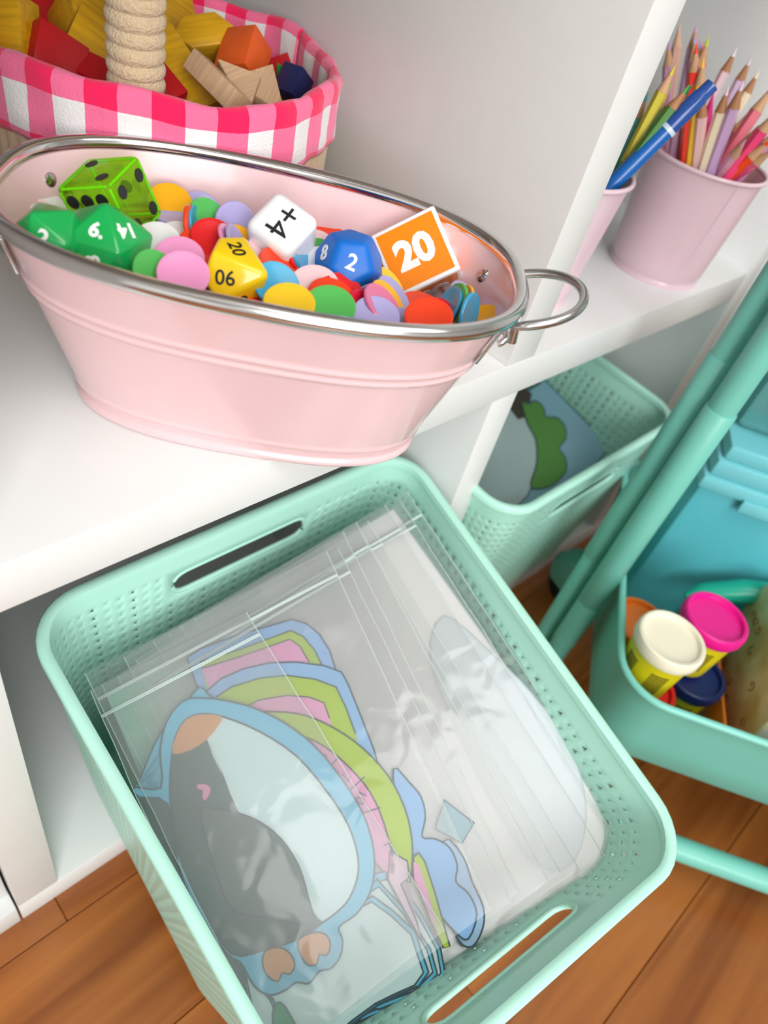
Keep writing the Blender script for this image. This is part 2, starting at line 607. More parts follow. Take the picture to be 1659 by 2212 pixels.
CL = [
 (367, 436, 'amber', .78, 10, 'amber-yellow counter topping a stack right of the see-through green die', 0.006),
 (372, 462, 'lavender', .42, 6, 'lavender counter just under the amber one on the stack', 0.003),
 (373, 470, 'sky blue', .42, 6, 'uppermost sky blue counter of the stack under the amber one', 0.000),
 (374, 479, 'sky blue', .42, 6, 'second sky blue counter down in the stack by the see-through die', -0.003),
 (376, 488, 'blue', .42, 6, 'lowest blue counter of the stack by the see-through die', -0.006),
 (437, 458, 'lavender', .85, 40, 'lavender counter half hidden behind a green one near the back wall of the tub', 0.001),
 (420, 446, 'pale pink', .8, 20, 'pale pink counter against the back wall of the tub beside a lavender one', -0.002),
 (460, 448, 'orange-red', .7, 20, 'orange-red counter peeking between two lavender ones at the back', -0.003),
 (448, 476, 'green', .85, 60, 'green counter leaning on a lavender one at the middle back', 0.005),
 (416, 494, 'orange-red', .30, 85, 'orange-red counter standing on edge left of the green one', 0.004),
 (426, 494, 'sky blue', .30, 85, 'thin sky blue counter standing on edge beside the green one', 0.002),
 (509, 485, 'lavender', .92, 80, 'large upright lavender counter left of the white plus four die', 0.006),
 (462, 515, 'red', .8, 20, 'red counter in front of the upright lavender one', 0.006),
 (559, 476, 'sky blue', .6, 10, 'sky blue counter behind the white die', -0.004),
 (519, 527, 'amber', .7, 35, 'amber counter on edge right of the red one', 0.003),
 (505, 530, 'pink', .35, 60, 'pink counter standing in the gap above the yellow die', 0.006),
 (515, 533, 'lavender', .3, 70, 'lavender counter standing in the gap above the yellow die', 0.006),
 (336, 520, 'white', .72, -10, 'white counter touching the big green die', 0.006),
 (382, 512, 'white', .62, -5, 'second white counter lying right of the first one', 0.002),
 (388, 556, 'pink', .8, 0, 'upper of two big overlapping pink counters between the green and yellow dice', 0.007),
 (396, 592, 'pink', .85, 0, 'lower of two big overlapping pink counters beside the front rim', 0.0105),
 (434, 532, 'orange-red', .65, 15, 'orange-red counter just above the yellow die', 0.003),
 (455, 545, 'yellow', .6, 15, 'yellow counter mostly behind the yellow die', 0.000),
 (338, 556, 'rose', .4, 0, 'rose counter wedged flat between the green die and the pink counters', 0.001),
 (340, 566, 'pink', .4, 0, 'pink counter flat under the rose one by the green die', -0.001),
 (338, 594, 'green', .8, 60, 'green counter at the front rim right of the large green die', 0.006),
 (105, 449, 'white', .6, 40, 'greyish white counter at the left end of the tub under the rivet', 0.001),
 (92, 452, 'red', .5, 50, 'red counter at the far left end of the tub', 0.000),
 (82, 468, 'pale pink', .7, 30, 'pale pink counter at the far left behind the smaller green die', 0.000),
 (330, 405, 'lavender', .6, 60, 'lavender counter behind the see-through green die', 0.000),
 (585, 560, 'orange-red', .62, 25, 'orange-red counter beneath the white die, right of the yellow die', 0.000),
 (580, 548, 'pale pink', .45, 35, 'pale pink counter under the lower left edge of the white die', 0.004),
 (604, 577, 'orange-red', .62, 40, 'upper orange-red counter of the pair right of the yellow die', 0.004),
 (618, 590, 'red', .6, 45, 'red counter under the orange-red pair right of the yellow die', 0.001),
 (598, 615, 'sky blue', .85, 40, 'sky blue counter against the right side of the yellow die', 0.006),
 (625, 654, 'yellow', .72, 5, 'bright yellow counter at the front rim right of the yellow die', 0.0115),
 (652, 549, 'sky blue', .35, 75, 'sky blue counter on edge right of the white die', 0.005),
 (645, 556, 'red', .35, 75, 'red counter on edge touching the white die', 0.004),
 (700, 508, 'orange-red', .62, 5, 'orange-red counter against the back wall above the blue die', 0.000),
 (676, 530, 'pale pink', .7, 0, 'pale pink counter left of the blue die near the back', 0.000),
 (672, 548, 'green', .6, -20, 'green counter left of the blue die', 0.000),
 (680, 572, 'white', .7, -30, 'white counter tucked against the left of the blue die', 0.001),
 (650, 582, 'blue', .5, 10, 'blue counter between the white die and the white-pink counter', -0.001),
 (657, 590, 'crimson', .6, 10, 'crimson counter behind the white-pink counter', -0.002),
 (680, 612, 'pale pink', .72, 5, 'large white-pink counter in front of the blue die', 0.007),
 (748, 612, 'lavender', .7, 30, 'lavender counter under the front of the blue die', 0.001),
 (742, 632, 'red', .7, 35, 'right-hand red counter of the fanned red stack below the blue die', 0.003),
 (732, 638, 'red', .7, 30, 'middle red counter of the fanned red stack below the blue die', 0.005),
 (716, 640, 'orange-red', .68, 20, 'left-hand orange-red counter of the fanned stack below the blue die', 0.007),
 (714, 660, 'green', .75, 10, 'bright green counter at the front rim under the fanned red stack', 0.0115),
 (775, 660, 'orange-red', .5, 40, 'orange-red counter at the front rim beside the green one', 0.002),
 (791, 674, 'crimson', .75, 50, 'crimson counter at the front rim behind a small lavender one', 0.004),
 (813, 684, 'lavender', .78, 20, 'lavender counter at the front rim beside the crimson one', 0.007),
 (850, 640, 'lavender', .45, 55, 'lavender counter leaning on the lower left of the orange cube', 0.005),
 (838, 650, 'amber', .45, 55, 'amber counter leaning between a rose and a lavender one', 0.006),
 (826, 658, 'rose', .50, 52, 'rose pink counter leaning left of the orange cube', 0.008),
 (860, 697, 'lavender', .6, 10, 'lavender counter at the front rim left of the large red one', 0.003),
 (926, 684, 'orange-red', .74, 5, 'large orange-red counter in front of the orange number cube', 0.0125),
 (966, 664, 'sky blue', .45, -60, 'sky blue counter behind the green one under the orange cube', 0.004),
 (980, 660, 'green', .50, -70, 'green counter standing right of the large orange-red one', 0.006),
 (998, 664, 'amber', .40, -72, 'amber counter standing right of the green one', 0.004),
 (1003, 650, 'lavender', .5, 60, 'lavender counter near the right end below the rivet', 0.001),
 (960, 690, 'crimson', .55, 60, 'crimson counter at the front rim beside the large orange-red one', 0.003),
 (1013, 682, 'sky blue', .35, -78, 'sky blue counter standing on edge near the right end of the tub', 0.006),
 (1036, 690, 'amber', .55, -20, 'amber counter at the right end of the tub', 0.000),
 (840, 620, 'yellow', .5, 55, 'yellow counter between the blue die and the orange cube', 0.000),
 (545, 500, 'pink', .6, 20, 'pink counter behind the left corner of the white die', -0.001),
 (600, 500, 'rose', .6, 10, 'rose counter hidden behind the white die', -0.004),
 (620, 480, 'lavender', .6, 10, 'lavender counter at the back wall behind the white die', -0.006),
 (760, 500, 'yellow', .6, 10, 'yellow counter at the back wall behind the blue die', -0.006),
 (640, 620, 'pink', .6, 10, 'pink counter between the sky blue and the white-pink counter', 0.000),
 (560, 640, 'red', .6, 10, 'red counter at the front rim under the yellow die', 0.000),
]
for c in CL:
    counter(c[0], c[1], c[2], c[3], c[4], c[5], dz=c[6] - 0.002)

# ================================================================ DICE


def rounded_poly(name, bm, m, bev, seg=4, sub=0):
    bmesh.ops.recalc_face_normals(bm, faces=bm.faces)
    bmesh.ops.bevel(bm, geom=bm.edges[:], offset=bev, segments=seg, affect='EDGES', profile=0.5, clamp_overlap=True)
    o = from_bm(name, bm, m)
    return autosmooth(o, 60)


def poly_bm(verts, R0):
    bm = bmesh.new()
    vs = [bm.verts.new(Vector(v).normalized() * R0) for v in verts]
    bmesh.ops.convex_hull(bm, input=vs)
    bmesh.ops.dissolve_limit(bm, angle_limit=0.02, verts=bm.verts[:], edges=bm.edges[:])
    return bm


def cubedie(name, C, Mr, s, bev, m, label, cat='die', seg=5):
    bm = bmesh.new()
    bmesh.ops.create_cube(bm, size=s)
    o = rounded_poly(name, bm, m, bev, seg)
    Mx = Mr.to_4x4()
    Mx.translation = C
    o.matrix_world = Mx
    return tag(o, label, cat)


def numface(parent, s, C, n, updeg, size, m, bold=0.0, shift=(0, 0), ext=0.0002):
    """print s on the plane through C with normal n; its top points updeg in the view"""
    M0 = frame(C, n, viewup(updeg))
    M0 = M0 @ Matrix.Translation((shift[0], shift[1], 0.00005))
    t = text('numeral', s, Matrix(), size, m, parent, bold, ext)
    t.data.transform(M0)
    t.matrix_parent_inverse = parent.matrix_basis.inverted()
    return t


def orient(e1, e2, e3, P):
    """rotation of a box whose three edges from its nearest corner run as given in the view"""
    l1 = math.sqrt(e1[0] ** 2 + e2[0] ** 2 + e3[0] ** 2)
    l2 = math.sqrt(e1[1] ** 2 + e2[1] ** 2 + e3[1] ** 2)
    r1 = Vector((e1[0], e2[0], e3[0])) / l1
    r2 = Vector((e1[1], e2[1], e3[1])) / l2
    r2 = (r2 - r1 * r1.dot(r2)).normalized()
    d = r1.cross(r2)
    if d.x + d.y + d.z < 0:
        d = -d
    ax_, ay_, aw_ = vaxes(P)
    cols = [ax_ * r1[i] + ay_ * r2[i] + aw_ * d[i] for i in range(3)]
    x, y = cols[0], cols[1]
    z = x.cross(y)
    return Matrix((x, y, z)).transposed(), cols


# orange number cube: white body, inset orange faces
M_DW = mat('die_white', (246, 246, 248), 0.25, coat=0.3)
M_OR = mat('orange_print', (255, 140, 10), 0.3, coat=0.4)
OA = Matrix(((0.7063, 0.05725, -0.7056), (-0.41556, 0.84045, -0.34778), (0.57311, 0.53886, 0.6174)))
for c in range(3):
    pass
OC = Vector((-0.0824, 0.0292, 0.0745))
oc = cubedie('number_cube', OC, OA, 0.0362, 0.0012, M_DW, 'orange number cube with white edges and a bold white 20, right end of tub', seg=3)
for (ax, sg, s, rot) in ((2, 1, '20', 0), (1, -1, '80', 0), (0, 1, '60', 0), (0, -1, '40', 0), (1, 1, '50', 0), (2, -1, '10', 0)):
    n = Vector((0, 0, 0))
    n[ax] = sg
    up = Vector((0, 1, 0)) if ax == 2 else Vector((0, 0, 1))
    if (ax, sg) == (1, -1):
        up = Vector((0, 0, 1))
    Mf = frame(n * 0.0181, n, up)
    f = from_bm('face_sticker', boxv(-0.0158, 0.0158, -0.0158, 0.0158, -0.0004, 0.0001, 0.0), M_OR)
    f.data.transform(Mf)
    f.parent = oc
    t = text('numeral', s, Mf @ Matrix.Translation((0, 0, 0.00015)), 0.0205, M_LETW, oc, 0.0010, 0.0001)
    t.parent = f
    t.matrix_parent_inverse = Matrix()
# white rounded die +4
WC = onZ(610, 510, 0.086)
Mw, cw = orient((62, -61), (73, 53), (-2, 51), WC)
wd = cubedie('number_die', WC, Mw, 0.0262, 0.0048, M_DW, 'white rounded die marked plus four in black near the middle of the tub', seg=5)
nW = -cw[2]
numface(wd, '+4', WC + nW * 0.0131, nW, 123, 0.0165, M_BLACK, 0.0)
# see-through green die
M_GG = bpy.data.materials.new('clear_green')
M_GG.use_nodes = True
_nt = M_GG.node_tree
_nt.nodes.clear()
_o = _nt.nodes.new('ShaderNodeOutputMaterial')
_g = _nt.nodes.new('ShaderNodeBsdfPrincipled')
_g.inputs['Base Color'].default_value = lin((200, 255, 80)) + (1,)
_g.inputs['Roughness'].default_value = 0.04
_g.inputs['Transmission Weight'].default_value = 0.86
_g.inputs['IOR'].default_value = 1.25
_tp = _nt.nodes.new('ShaderNodeBsdfTransparent')
_tp.inputs['Color'].default_value = lin((206, 255, 110)) + (1,)
_mxs = _nt.nodes.new('ShaderNodeMixShader')
_mxs.inputs[0].default_value = 0.62
_nt.links.new(_tp.outputs[0], _mxs.inputs[2])
_nt.links.new(_g.outputs[0], _mxs.inputs[1])
_nt.links.new(_mxs.outputs[0], _o.inputs[0])
GC = onZ(241, 436, 0.089)
Mg, cg = orient((57, -52), (-87, 3), (34, 102), GC)
gd = cubedie('pip_die', GC, Mg, 0.0295, 0.0035, M_GG, 'big see-through lime green die with black pips at the left of the tub', seg=5)
S2 = 0.0295 / 2
inv = gd.matrix_basis.inverted()


def pips(nrm, a, b, spots):
    for (p, q) in spots:
        c = nrm * (S2 + 0.00005) + a * (p * 0.0078) + b * (q * 0.0078)
        V_, F_ = lathe_data([(0.0030, -0.0004), (0.0030, 0.00012), (0.0, 0.00012)], 24, False)
        Mp = frame(GC + c, nrm)
        o = mk('pip', [Mp @ Vector(v) for v in V_], F_, mat('pip_ink', (34, 40, 38), 0.5))
        rel(o, gd)


for i_ in range(3):  # lime tubes added along the die edges, their colour imitating lit edges
    a_, b_ = cg[(i_ + 1) % 3], cg[(i_ + 2) % 3]
    for s1 in (-1, 1):
        for s2 in (-1, 1):
            m_ = GC + (a_ * s1 + b_ * s2) * (S2 - 0.0016)
            e_ = tube('painted_lit_edge', [m_ - cg[i_] * (S2 - 0.003), m_ + cg[i_] * (S2 - 0.003)], 0.0006, mat('lit_edge_lime', (170, 250, 40), 0.3), None, 8)
            rel(e_, gd)
F4 = [(-1, -1), (-1, 1), (1, -1), (1, 1)]
F5 = F4 + [(0, 0)]
F6 = [(-1, -1), (-1, 0), (-1, 1), (1, -1), (1, 0), (1, 1)]
pips(-cg[1], cg[0], cg[2], F4)             # right front face
pips(-cg[0], cg[2], cg[1], F6)             # left front face
pips(-cg[2], cg[0], cg[1], [(-0.9, -0.9), (0.9, 0.9)])
pips(cg[1], cg[0], cg[2], [(-1, -1), (0, 0), (1, 1)])
pips(cg[2], cg[0], cg[1], F5)
pips(cg[0], cg[1], cg[2], [(0, 0)])
# green twenty-sided dice
ph = (1 + 5 ** 0.5) / 2
ICO = [(0, s1, s2 * ph) for s1 in (-1, 1) for s2 in (-1, 1)] + [(s1, s2 * ph, 0) for s1 in (-1, 1) for s2 in (-1, 1)] + [(s1 * ph, 0, s2) for s1 in (-1, 1) for s2 in (-1, 1)]
DOD = [(a, b, c) for a in (-1, 1) for b in (-1, 1) for c in (-1, 1)] + [(0, a / ph, b * ph) for a in (-1, 1) for b in (-1, 1)] + [(a / ph, b * ph, 0) for a in (-1, 1) for b in (-1, 1)] + [(a * ph, 0, b / ph) for a in (-1, 1) for b in (-1, 1)]
TRA = [(0, 0, 1.12), (0, 0, -1.12)]
M_GRN = mat('green_gloss', (22, 172, 84), 0.2, coat=0.5)
M_YEL = mat('yellow_gloss', (255, 214, 22), 0.22, coat=0.5)
M_BLU = mat('blue_satin', (18, 112, 210), 0.4)


def polydie(name, verts, C, R0, n0, v0, upv, m, bev, label, scale=(1, 1, 1), seg=3):
    """solid with its vertex or face direction v0 turned to n0"""
    bm = bmesh.new()
    vs = [bm.verts.new(Vector(v)) for v in verts]
    bmesh.ops.convex_hull(bm, input=vs)
    bmesh.ops.dissolve_limit(bm, angle_limit=0.05, verts=bm.verts[:], edges=bm.edges[:])
    Rm = max(v.co.length for v in bm.verts)
    for v in bm.verts:
        v.co *= R0 / Rm
    ax_, ay_, aw_ = vaxes(C)
    n0 = ax_ * n0[0] - ay_ * n0[1] - aw_ * n0[2]
    A = frame((0, 0, 0), v0, upv[0]).to_3x3()
    B = frame((0, 0, 0), n0, upv[1]).to_3x3()
    Q = B @ A.transposed()
    faces = []
    bm.normal_update()
    for f in bm.faces:
        faces.append((Q @ f.calc_center_median(), (Q @ f.normal).normalized()))
    bmesh.ops.recalc_face_normals(bm, faces=bm.faces)
    bmesh.ops.bevel(bm, geom=bm.edges[:], offset=bev, segments=seg, affect='EDGES', profile=0.5, clamp_overlap=True)
    o = from_bm(name, bm, m)
    autosmooth(o, 50)
    Mx = Q.to_4x4()
    Mx.translation = C
    o.matrix_world = Mx
    tag(o, label, 'die')
    out = []
    for c, n in faces:
        if c.dot(n) < 0:
            n = -n
        out.append((C + c, n))
    return o, out


def label_faces(o, faces, spec, size, m, bold=0.0):
    """spec: list of (u, v, text, updeg): goes on the face whose centre shows nearest that spot"""
    used = []
    for (u, v, s, upd) in spec:
        best = None
        for c, n in faces:
            if any((c - q).length < 1e-4 for q in used):
                continue
            if n.dot((c - CP).normalized()) > -0.12:
                continue
            k = R @ (c - CP)
            d = (829.5 + FPX * k.x / k.z - u) ** 2 + (1106 + FPX * k.y / k.z - v) ** 2
            if best is None or d < best[0]:
                best = (d, c, n)
        if best is None:
            continue
        used.append(best[1])
        numface(o, s, best[1], best[2], upd, size, m, bold)


G1C = onZ(231, 538, 0.083)
g1, gf = polydie('green_die', ICO, G1C, 0.0215, (0.22, -0.08, 1), Vector((0, 1, ph)), (Vector((0, -1, ph)), viewup(-14)), M_GRN, 0.0009,
                 'large glossy green twenty-sided die with white numerals by the front rim')
label_faces(g1, gf, [(200, 497, '6.', 15), (275, 500, '14', 150), (297, 560, '4', 20), (178, 560, '8', 80), (240, 600, '16', 200)], 0.0088, M_LETW, 0.0003)
G2C = onZ(112, 520, 0.087)
g2, gf = polydie('green_die', ICO, G2C, 0.0168, (0.35, -0.12, 1), Vector((0, 1, ph)), (Vector((0, -1, ph)), viewup(25)), M_GRN, 0.0009,
                 'smaller glossy green die showing a cut-off 2 at the left end of the tub')
label_faces(g2, gf, [(84, 490, '2', 35)], 0.0095, M_LETW, 0.0003)
TRA += [(math.cos(k * PI / 5), math.sin(k * PI / 5), 0.118 * (1 if k % 2 else -1)) for k in range(10)]
YC = onZ(511, 598, 0.082)
yd, yf = polydie('yellow_die', TRA, YC, 0.0205, (0.02, 0.45, 0.9), Vector((math.cos(PI / 5 * 1) * 0.7, math.sin(PI / 5 * 1) * 0.7, 0.66)), (Vector((0, 0, 1)), viewup(108)), M_YEL, 0.0018,
                 'yellow ten-sided die with black numerals 20, 80 and 90 by the front rim')
label_faces(yd, yf, [(525, 570, '20', 60), (452, 582, '90', 185), (565, 620, '80', 55), (480, 628, '0', 90)], 0.0090, M_BLACK, 0.0001)
BC = onZ(753, 574, 0.082)
bd, bf = polydie('blue_die', DOD, BC, 0.0188, (0.1, 0.08, 1), Vector((0, ph, 1)), (Vector((1, 0, 0)), viewup(20)), M_BLU, 0.0030,
                 'blue rounded die with white 2, 8 and 6 left of the orange cube', seg=4)
label_faces(bd, bf, [(758, 565, '2', 20), (706, 565, '8', 5), (785, 612, '6.', 70), (745, 620, '5', 120)], 0.0105, M_LETW, 0.0002)

# ================================================================ BASKET


def fabric(name, rgb, bump=0.6, scale=900, rgb2=None):
    m = mat(name, rgb, 0.95, spec=0.1, bump=bump, bscale=scale, var=0.12, vscale=600)
    b = m.node_tree.nodes['Principled BSDF']
    b.inputs['Sheen Weight'].default_value = 0.3
    return m


def gingham(name, nx, zscale, zoff):
    """woven check worked out from the angle round the basket and the height"""
    m = bpy.data.materials.new(name)
    m.use_nodes = True
    nt = m.node_tree
    b = nt.nodes['Principled BSDF']
    b.inputs['Roughness'].default_value = 0.95
    b.inputs['Sheen Weight'].default_value = 0.3
    uv = nt.nodes.new('ShaderNodeUVMap')
    sp = nt.nodes.new('ShaderNodeSeparateXYZ')
    nt.links.new(uv.outputs[0], sp.inputs[0])

    def stripe(sock):
        a = nt.nodes.new('ShaderNodeMath')
        a.operation = 'FRACT'
        nt.links.new(sock, a.inputs[0])
        c = nt.nodes.new('ShaderNodeMath')
        c.operation = 'GREATER_THAN'
        c.inputs[1].default_value = 0.5
        nt.links.new(a.outputs[0], c.inputs[0])
        return c.outputs[0]
    s1, s2 = stripe(sp.outputs[0]), stripe(sp.outputs[1])
    ad = nt.nodes.new('ShaderNodeMath')
    ad.operation = 'ADD'
    nt.links.new(s1, ad.inputs[0])
    nt.links.new(s2, ad.inputs[1])
    dv = nt.nodes.new('ShaderNodeMath')
    dv.operation = 'MULTIPLY'
    dv.inputs[1].default_value = 0.5
    nt.links.new(ad.outputs[0], dv.inputs[0])
    cr = nt.nodes.new('ShaderNodeValToRGB')
    cr.color_ramp.interpolation = 'CONSTANT'
    e = cr.color_ramp.elements
    e[0].position = 0
    e[0].color = lin((244, 240, 240)) + (1,)
    e[1].position = 0.25
    e[1].color = lin((255, 116, 160)) + (1,)
    e2 = e.new(0.75)
    e2.color = lin((252, 22, 92)) + (1,)
    nt.links.new(dv.outputs[0], cr.inputs[0])
    nt.links.new(cr.outputs[0], b.inputs['Base Color'])
    tc = nt.nodes.new('ShaderNodeTexCoord')
    n2 = nt.nodes.new('ShaderNodeTexNoise')
    n2.inputs['Scale'].default_value = 700
    nt.links.new(tc.outputs['Object'], n2.inputs['Vector'])
    bp = nt.nodes.new('ShaderNodeBump')
    bp.inputs['Strength'].default_value = 0.5
    bp.inputs['Distance'].default_value = 0.001
    nt.links.new(n2.outputs[0], bp.inputs['Height'])
    nt.links.new(bp.outputs[0], b.inputs['Normal'])
    return m


BKC = Vector((-0.122, 0.233, 0))
BR = 0.108
basket = empty('toy_basket', BKC, 'round corduroy basket with pink gingham cuff full of wooden blocks', 'basket')
M_CORD = fabric('corduroy', (212, 184, 150))
M_TERRY = fabric('terry', (226, 202, 166), 0.9, 700)
M_GING = gingham('gingham', 1, 1, 0)


def wob(a):
    return 0.0022 * math.sin(3 * a + 0.5) + 0.0012 * math.sin(7 * a)


NB = 480
prof = [(0.103, 0.001), (0.1065, 0.004), (0.107, 0.02), (0.1075, 0.05), (0.108, 0.082), (0.108, 0.10), (0.105, 0.10), (0.104, 0.05), (0.1035, 0.004)]
V, F = [], []
for j, (r, z) in enumerate(prof):
    for i in range(NB):
        a = 2 * PI * i / NB
        rib = 0.0011 * abs(math.sin(i * PI / 6)) if j < 6 else 0
        rr = r + rib + wob(a)
        V.append((BKC.x + rr * math.cos(a), BKC.y + rr * math.sin(a), z))
for j in range(len(prof) - 1):
    for i in range(NB):
        i2 = (i + 1) % NB
        F.append((j * NB + i, j * NB + i2, (j + 1) * NB + i2, (j + 1) * NB + i))
F.append(tuple(range(NB - 1, -1, -1)))
F.append(tuple((len(prof) - 1) * NB + i for i in range(NB)))
o = mk('basket_body', V, F, M_CORD)
rel(o, basket)
autosmooth(o, 60)
# cuff (outside, over the top and down inside) with its own UV
cp = [(0.1105, 0.0835, 0.0), (0.1120, 0.0870, 0.08), (0.1118, 0.097, 0.36), (0.1115, 0.108, 0.66), (0.1118, 0.117, 0.92), (0.1100, 0.1205, 1.02), (0.1070, 0.1215, 1.12), (0.1040, 0.1195, 1.22), (0.1030, 0.113, 1.4), (0.1030, 0.100, 1.8), (0.1025, 0.080, 2.4), (0.102, 0.050, 3.2)]
NG = 160
V, F, UVs = [], [], []
for j, (r, z, t) in enumerate(cp):
    for i in range(NG + 1):
        a = 2 * PI * i / NG
        w = wob(a) + 0.0008 * math.sin(23 * a + j)
        zz = z + 0.0015 * math.sin(5 * a + 1) + (0.0010 * math.sin(11 * a) if j > 3 else 0)
        V.append((BKC.x + (r + w) * math.cos(a), BKC.y + (r + w) * math.sin(a), zz))
        UVs.append((i / NG * 22 + 0.90, 0.90 + t * 0.83))
for j in range(len(cp) - 1):
    for i in range(NG):
        F.append((j * (NG + 1) + i, j * (NG + 1) + i + 1, (j + 1) * (NG + 1) + i + 1, (j + 1) * (NG + 1) + i))
o = mk('gingham_cuff', V, F, M_GING, smooth=True)
ul = o.data.uv_layers.new(name='UVMap')
for lp in o.data.loops:
    ul.data[lp.index].uv = UVs[lp.vertex_index]
tag(o, 'pink, hot pink and white checked cuff folded over the rim')
sol = o.modifiers.new('s', 'SOLIDIFY')
sol.thickness = 0.0015
sol.offset = -1
rel(o, basket)
# wound cord handle: rises at the front, arches to the back
h0 = Vector((-0.172, 0.166, 0.10))
h1 = Vector((-0.112, 0.314, 0.10))
hm = (h0 + h1) / 2
pts, rad = [], []
hx = (h0 - h1).normalized()
rr = (h0 - h1).length / 2
path = [h0 + Vector((0, 0, 0.10 * i / 24)) + Vector((-0.002, -0.004, 0)) * (i / 24) for i in range(24)]
path += [Vector((hm.x, hm.y, 0.20)) + hx * (rr * math.cos(t * PI / 60)) + Vector((0, 0, 1)) * (0.09 * math.sin(t * PI / 60)) for t in range(61)]
path += [h1 + Vector((0, 0, 0.10 - 0.10 * i / 24)) for i in range(1, 25)]
# resample evenly
L = [0]
for a, b in zip(path, path[1:]):
    L.append(L[-1] + (b - a).length)
n = int(L[-1] / 0.0011)
k = 0
for i in range(n + 1):
    s = L[-1] * i / n
    while k < len(L) - 2 and L[k + 1] < s:
        k += 1
    f = (s - L[k]) / max(1e-9, L[k + 1] - L[k])
    pts.append(path[k].lerp(path[k + 1], f))
    ph_ = (s % 0.0072) / 0.0072
    rad.append(0.0118 + 0.0026 * math.sqrt(max(0, 1 - (2 * ph_ - 1) ** 2)))
o = tube('basket_handle', pts, rad, M_TERRY, basket, n=28)
tag(o, 'beige terry cord-wound handle')

# blocks
M_BY = mat('block_yellow', (226, 172, 26), 0.4, var=0.25, vscale=8, stretch=(4, 40, 40), bump=0.1)
M_BRD = mat('block_red', (196, 22, 30), 0.4, var=0.2, vscale=40)
M_BO = mat('block_orange', (240, 100, 34), 0.4, var=0.12, vscale=60)
M_BN = mat('block_natural', (222, 184, 146), 0.6, var=0.22, vscale=10, stretch=(3, 60, 60), bump=0.15)
M_BG = mat('block_green', (30, 140, 50), 0.4)
M_BB = mat('block_navy', (34, 42, 92), 0.4)
M_BL = mat('block_blue', (62, 100, 160), 0.4)


def prism_bm(n, r, h, bev=0.0008, rot=0.0, sq=(1, 1)):
    bm = bmesh.new()
    vs = []
    for z in (-h / 2, h / 2):
        vs.append([bm.verts.new((r * math.cos(2 * PI * i / n + rot) * sq[0], r * math.sin(2 * PI * i / n + rot) * sq[1], z)) for i in range(n)])
    bm.faces.new(vs[0][::-1])
    bm.faces.new(vs[1])
    for i in range(n):
        bm.faces.new((vs[0][i], vs[0][(i + 1) % n], vs[1][(i + 1) % n], vs[1][i]))
    bmesh.ops.bevel(bm, geom=bm.edges[:], offset=bev, segments=2, affect='EDGES', profile=0.5)
    return bm


def block(u, v, z, kind, dims, m, nrm, upd, label):
    """nrm: direction of the block's end face as (right, up, toward) in the view"""
    C = onZ(u, v, z)
    ax_, ay_, aw_ = vaxes(C)
    n = ax_ * nrm[0] - ay_ * nrm[1] - aw_ * nrm[2]
    if kind == 'box':
        bm = boxv(-dims[0] / 2, dims[0] / 2, -dims[1] / 2, dims[1] / 2, -dims[2] / 2, dims[2] / 2, 0.0009)
    elif kind == 'hex':
        bm = prism_bm(6, dims[0], dims[2], 0.0009, 0, (1, dims[1]))
    else:
        bm = prism_bm(3, dims[0], dims[2], 0.0007, 0, (1, dims[1]))
    bm.transform(Matrix())
    o = from_bm('wooden_block', bm, m)
    autosmooth(o, 30)
    o.matrix_world = frame(C, n, viewup(upd))
    return tag(o, label, 'block', 'wooden blocks in the corduroy basket')


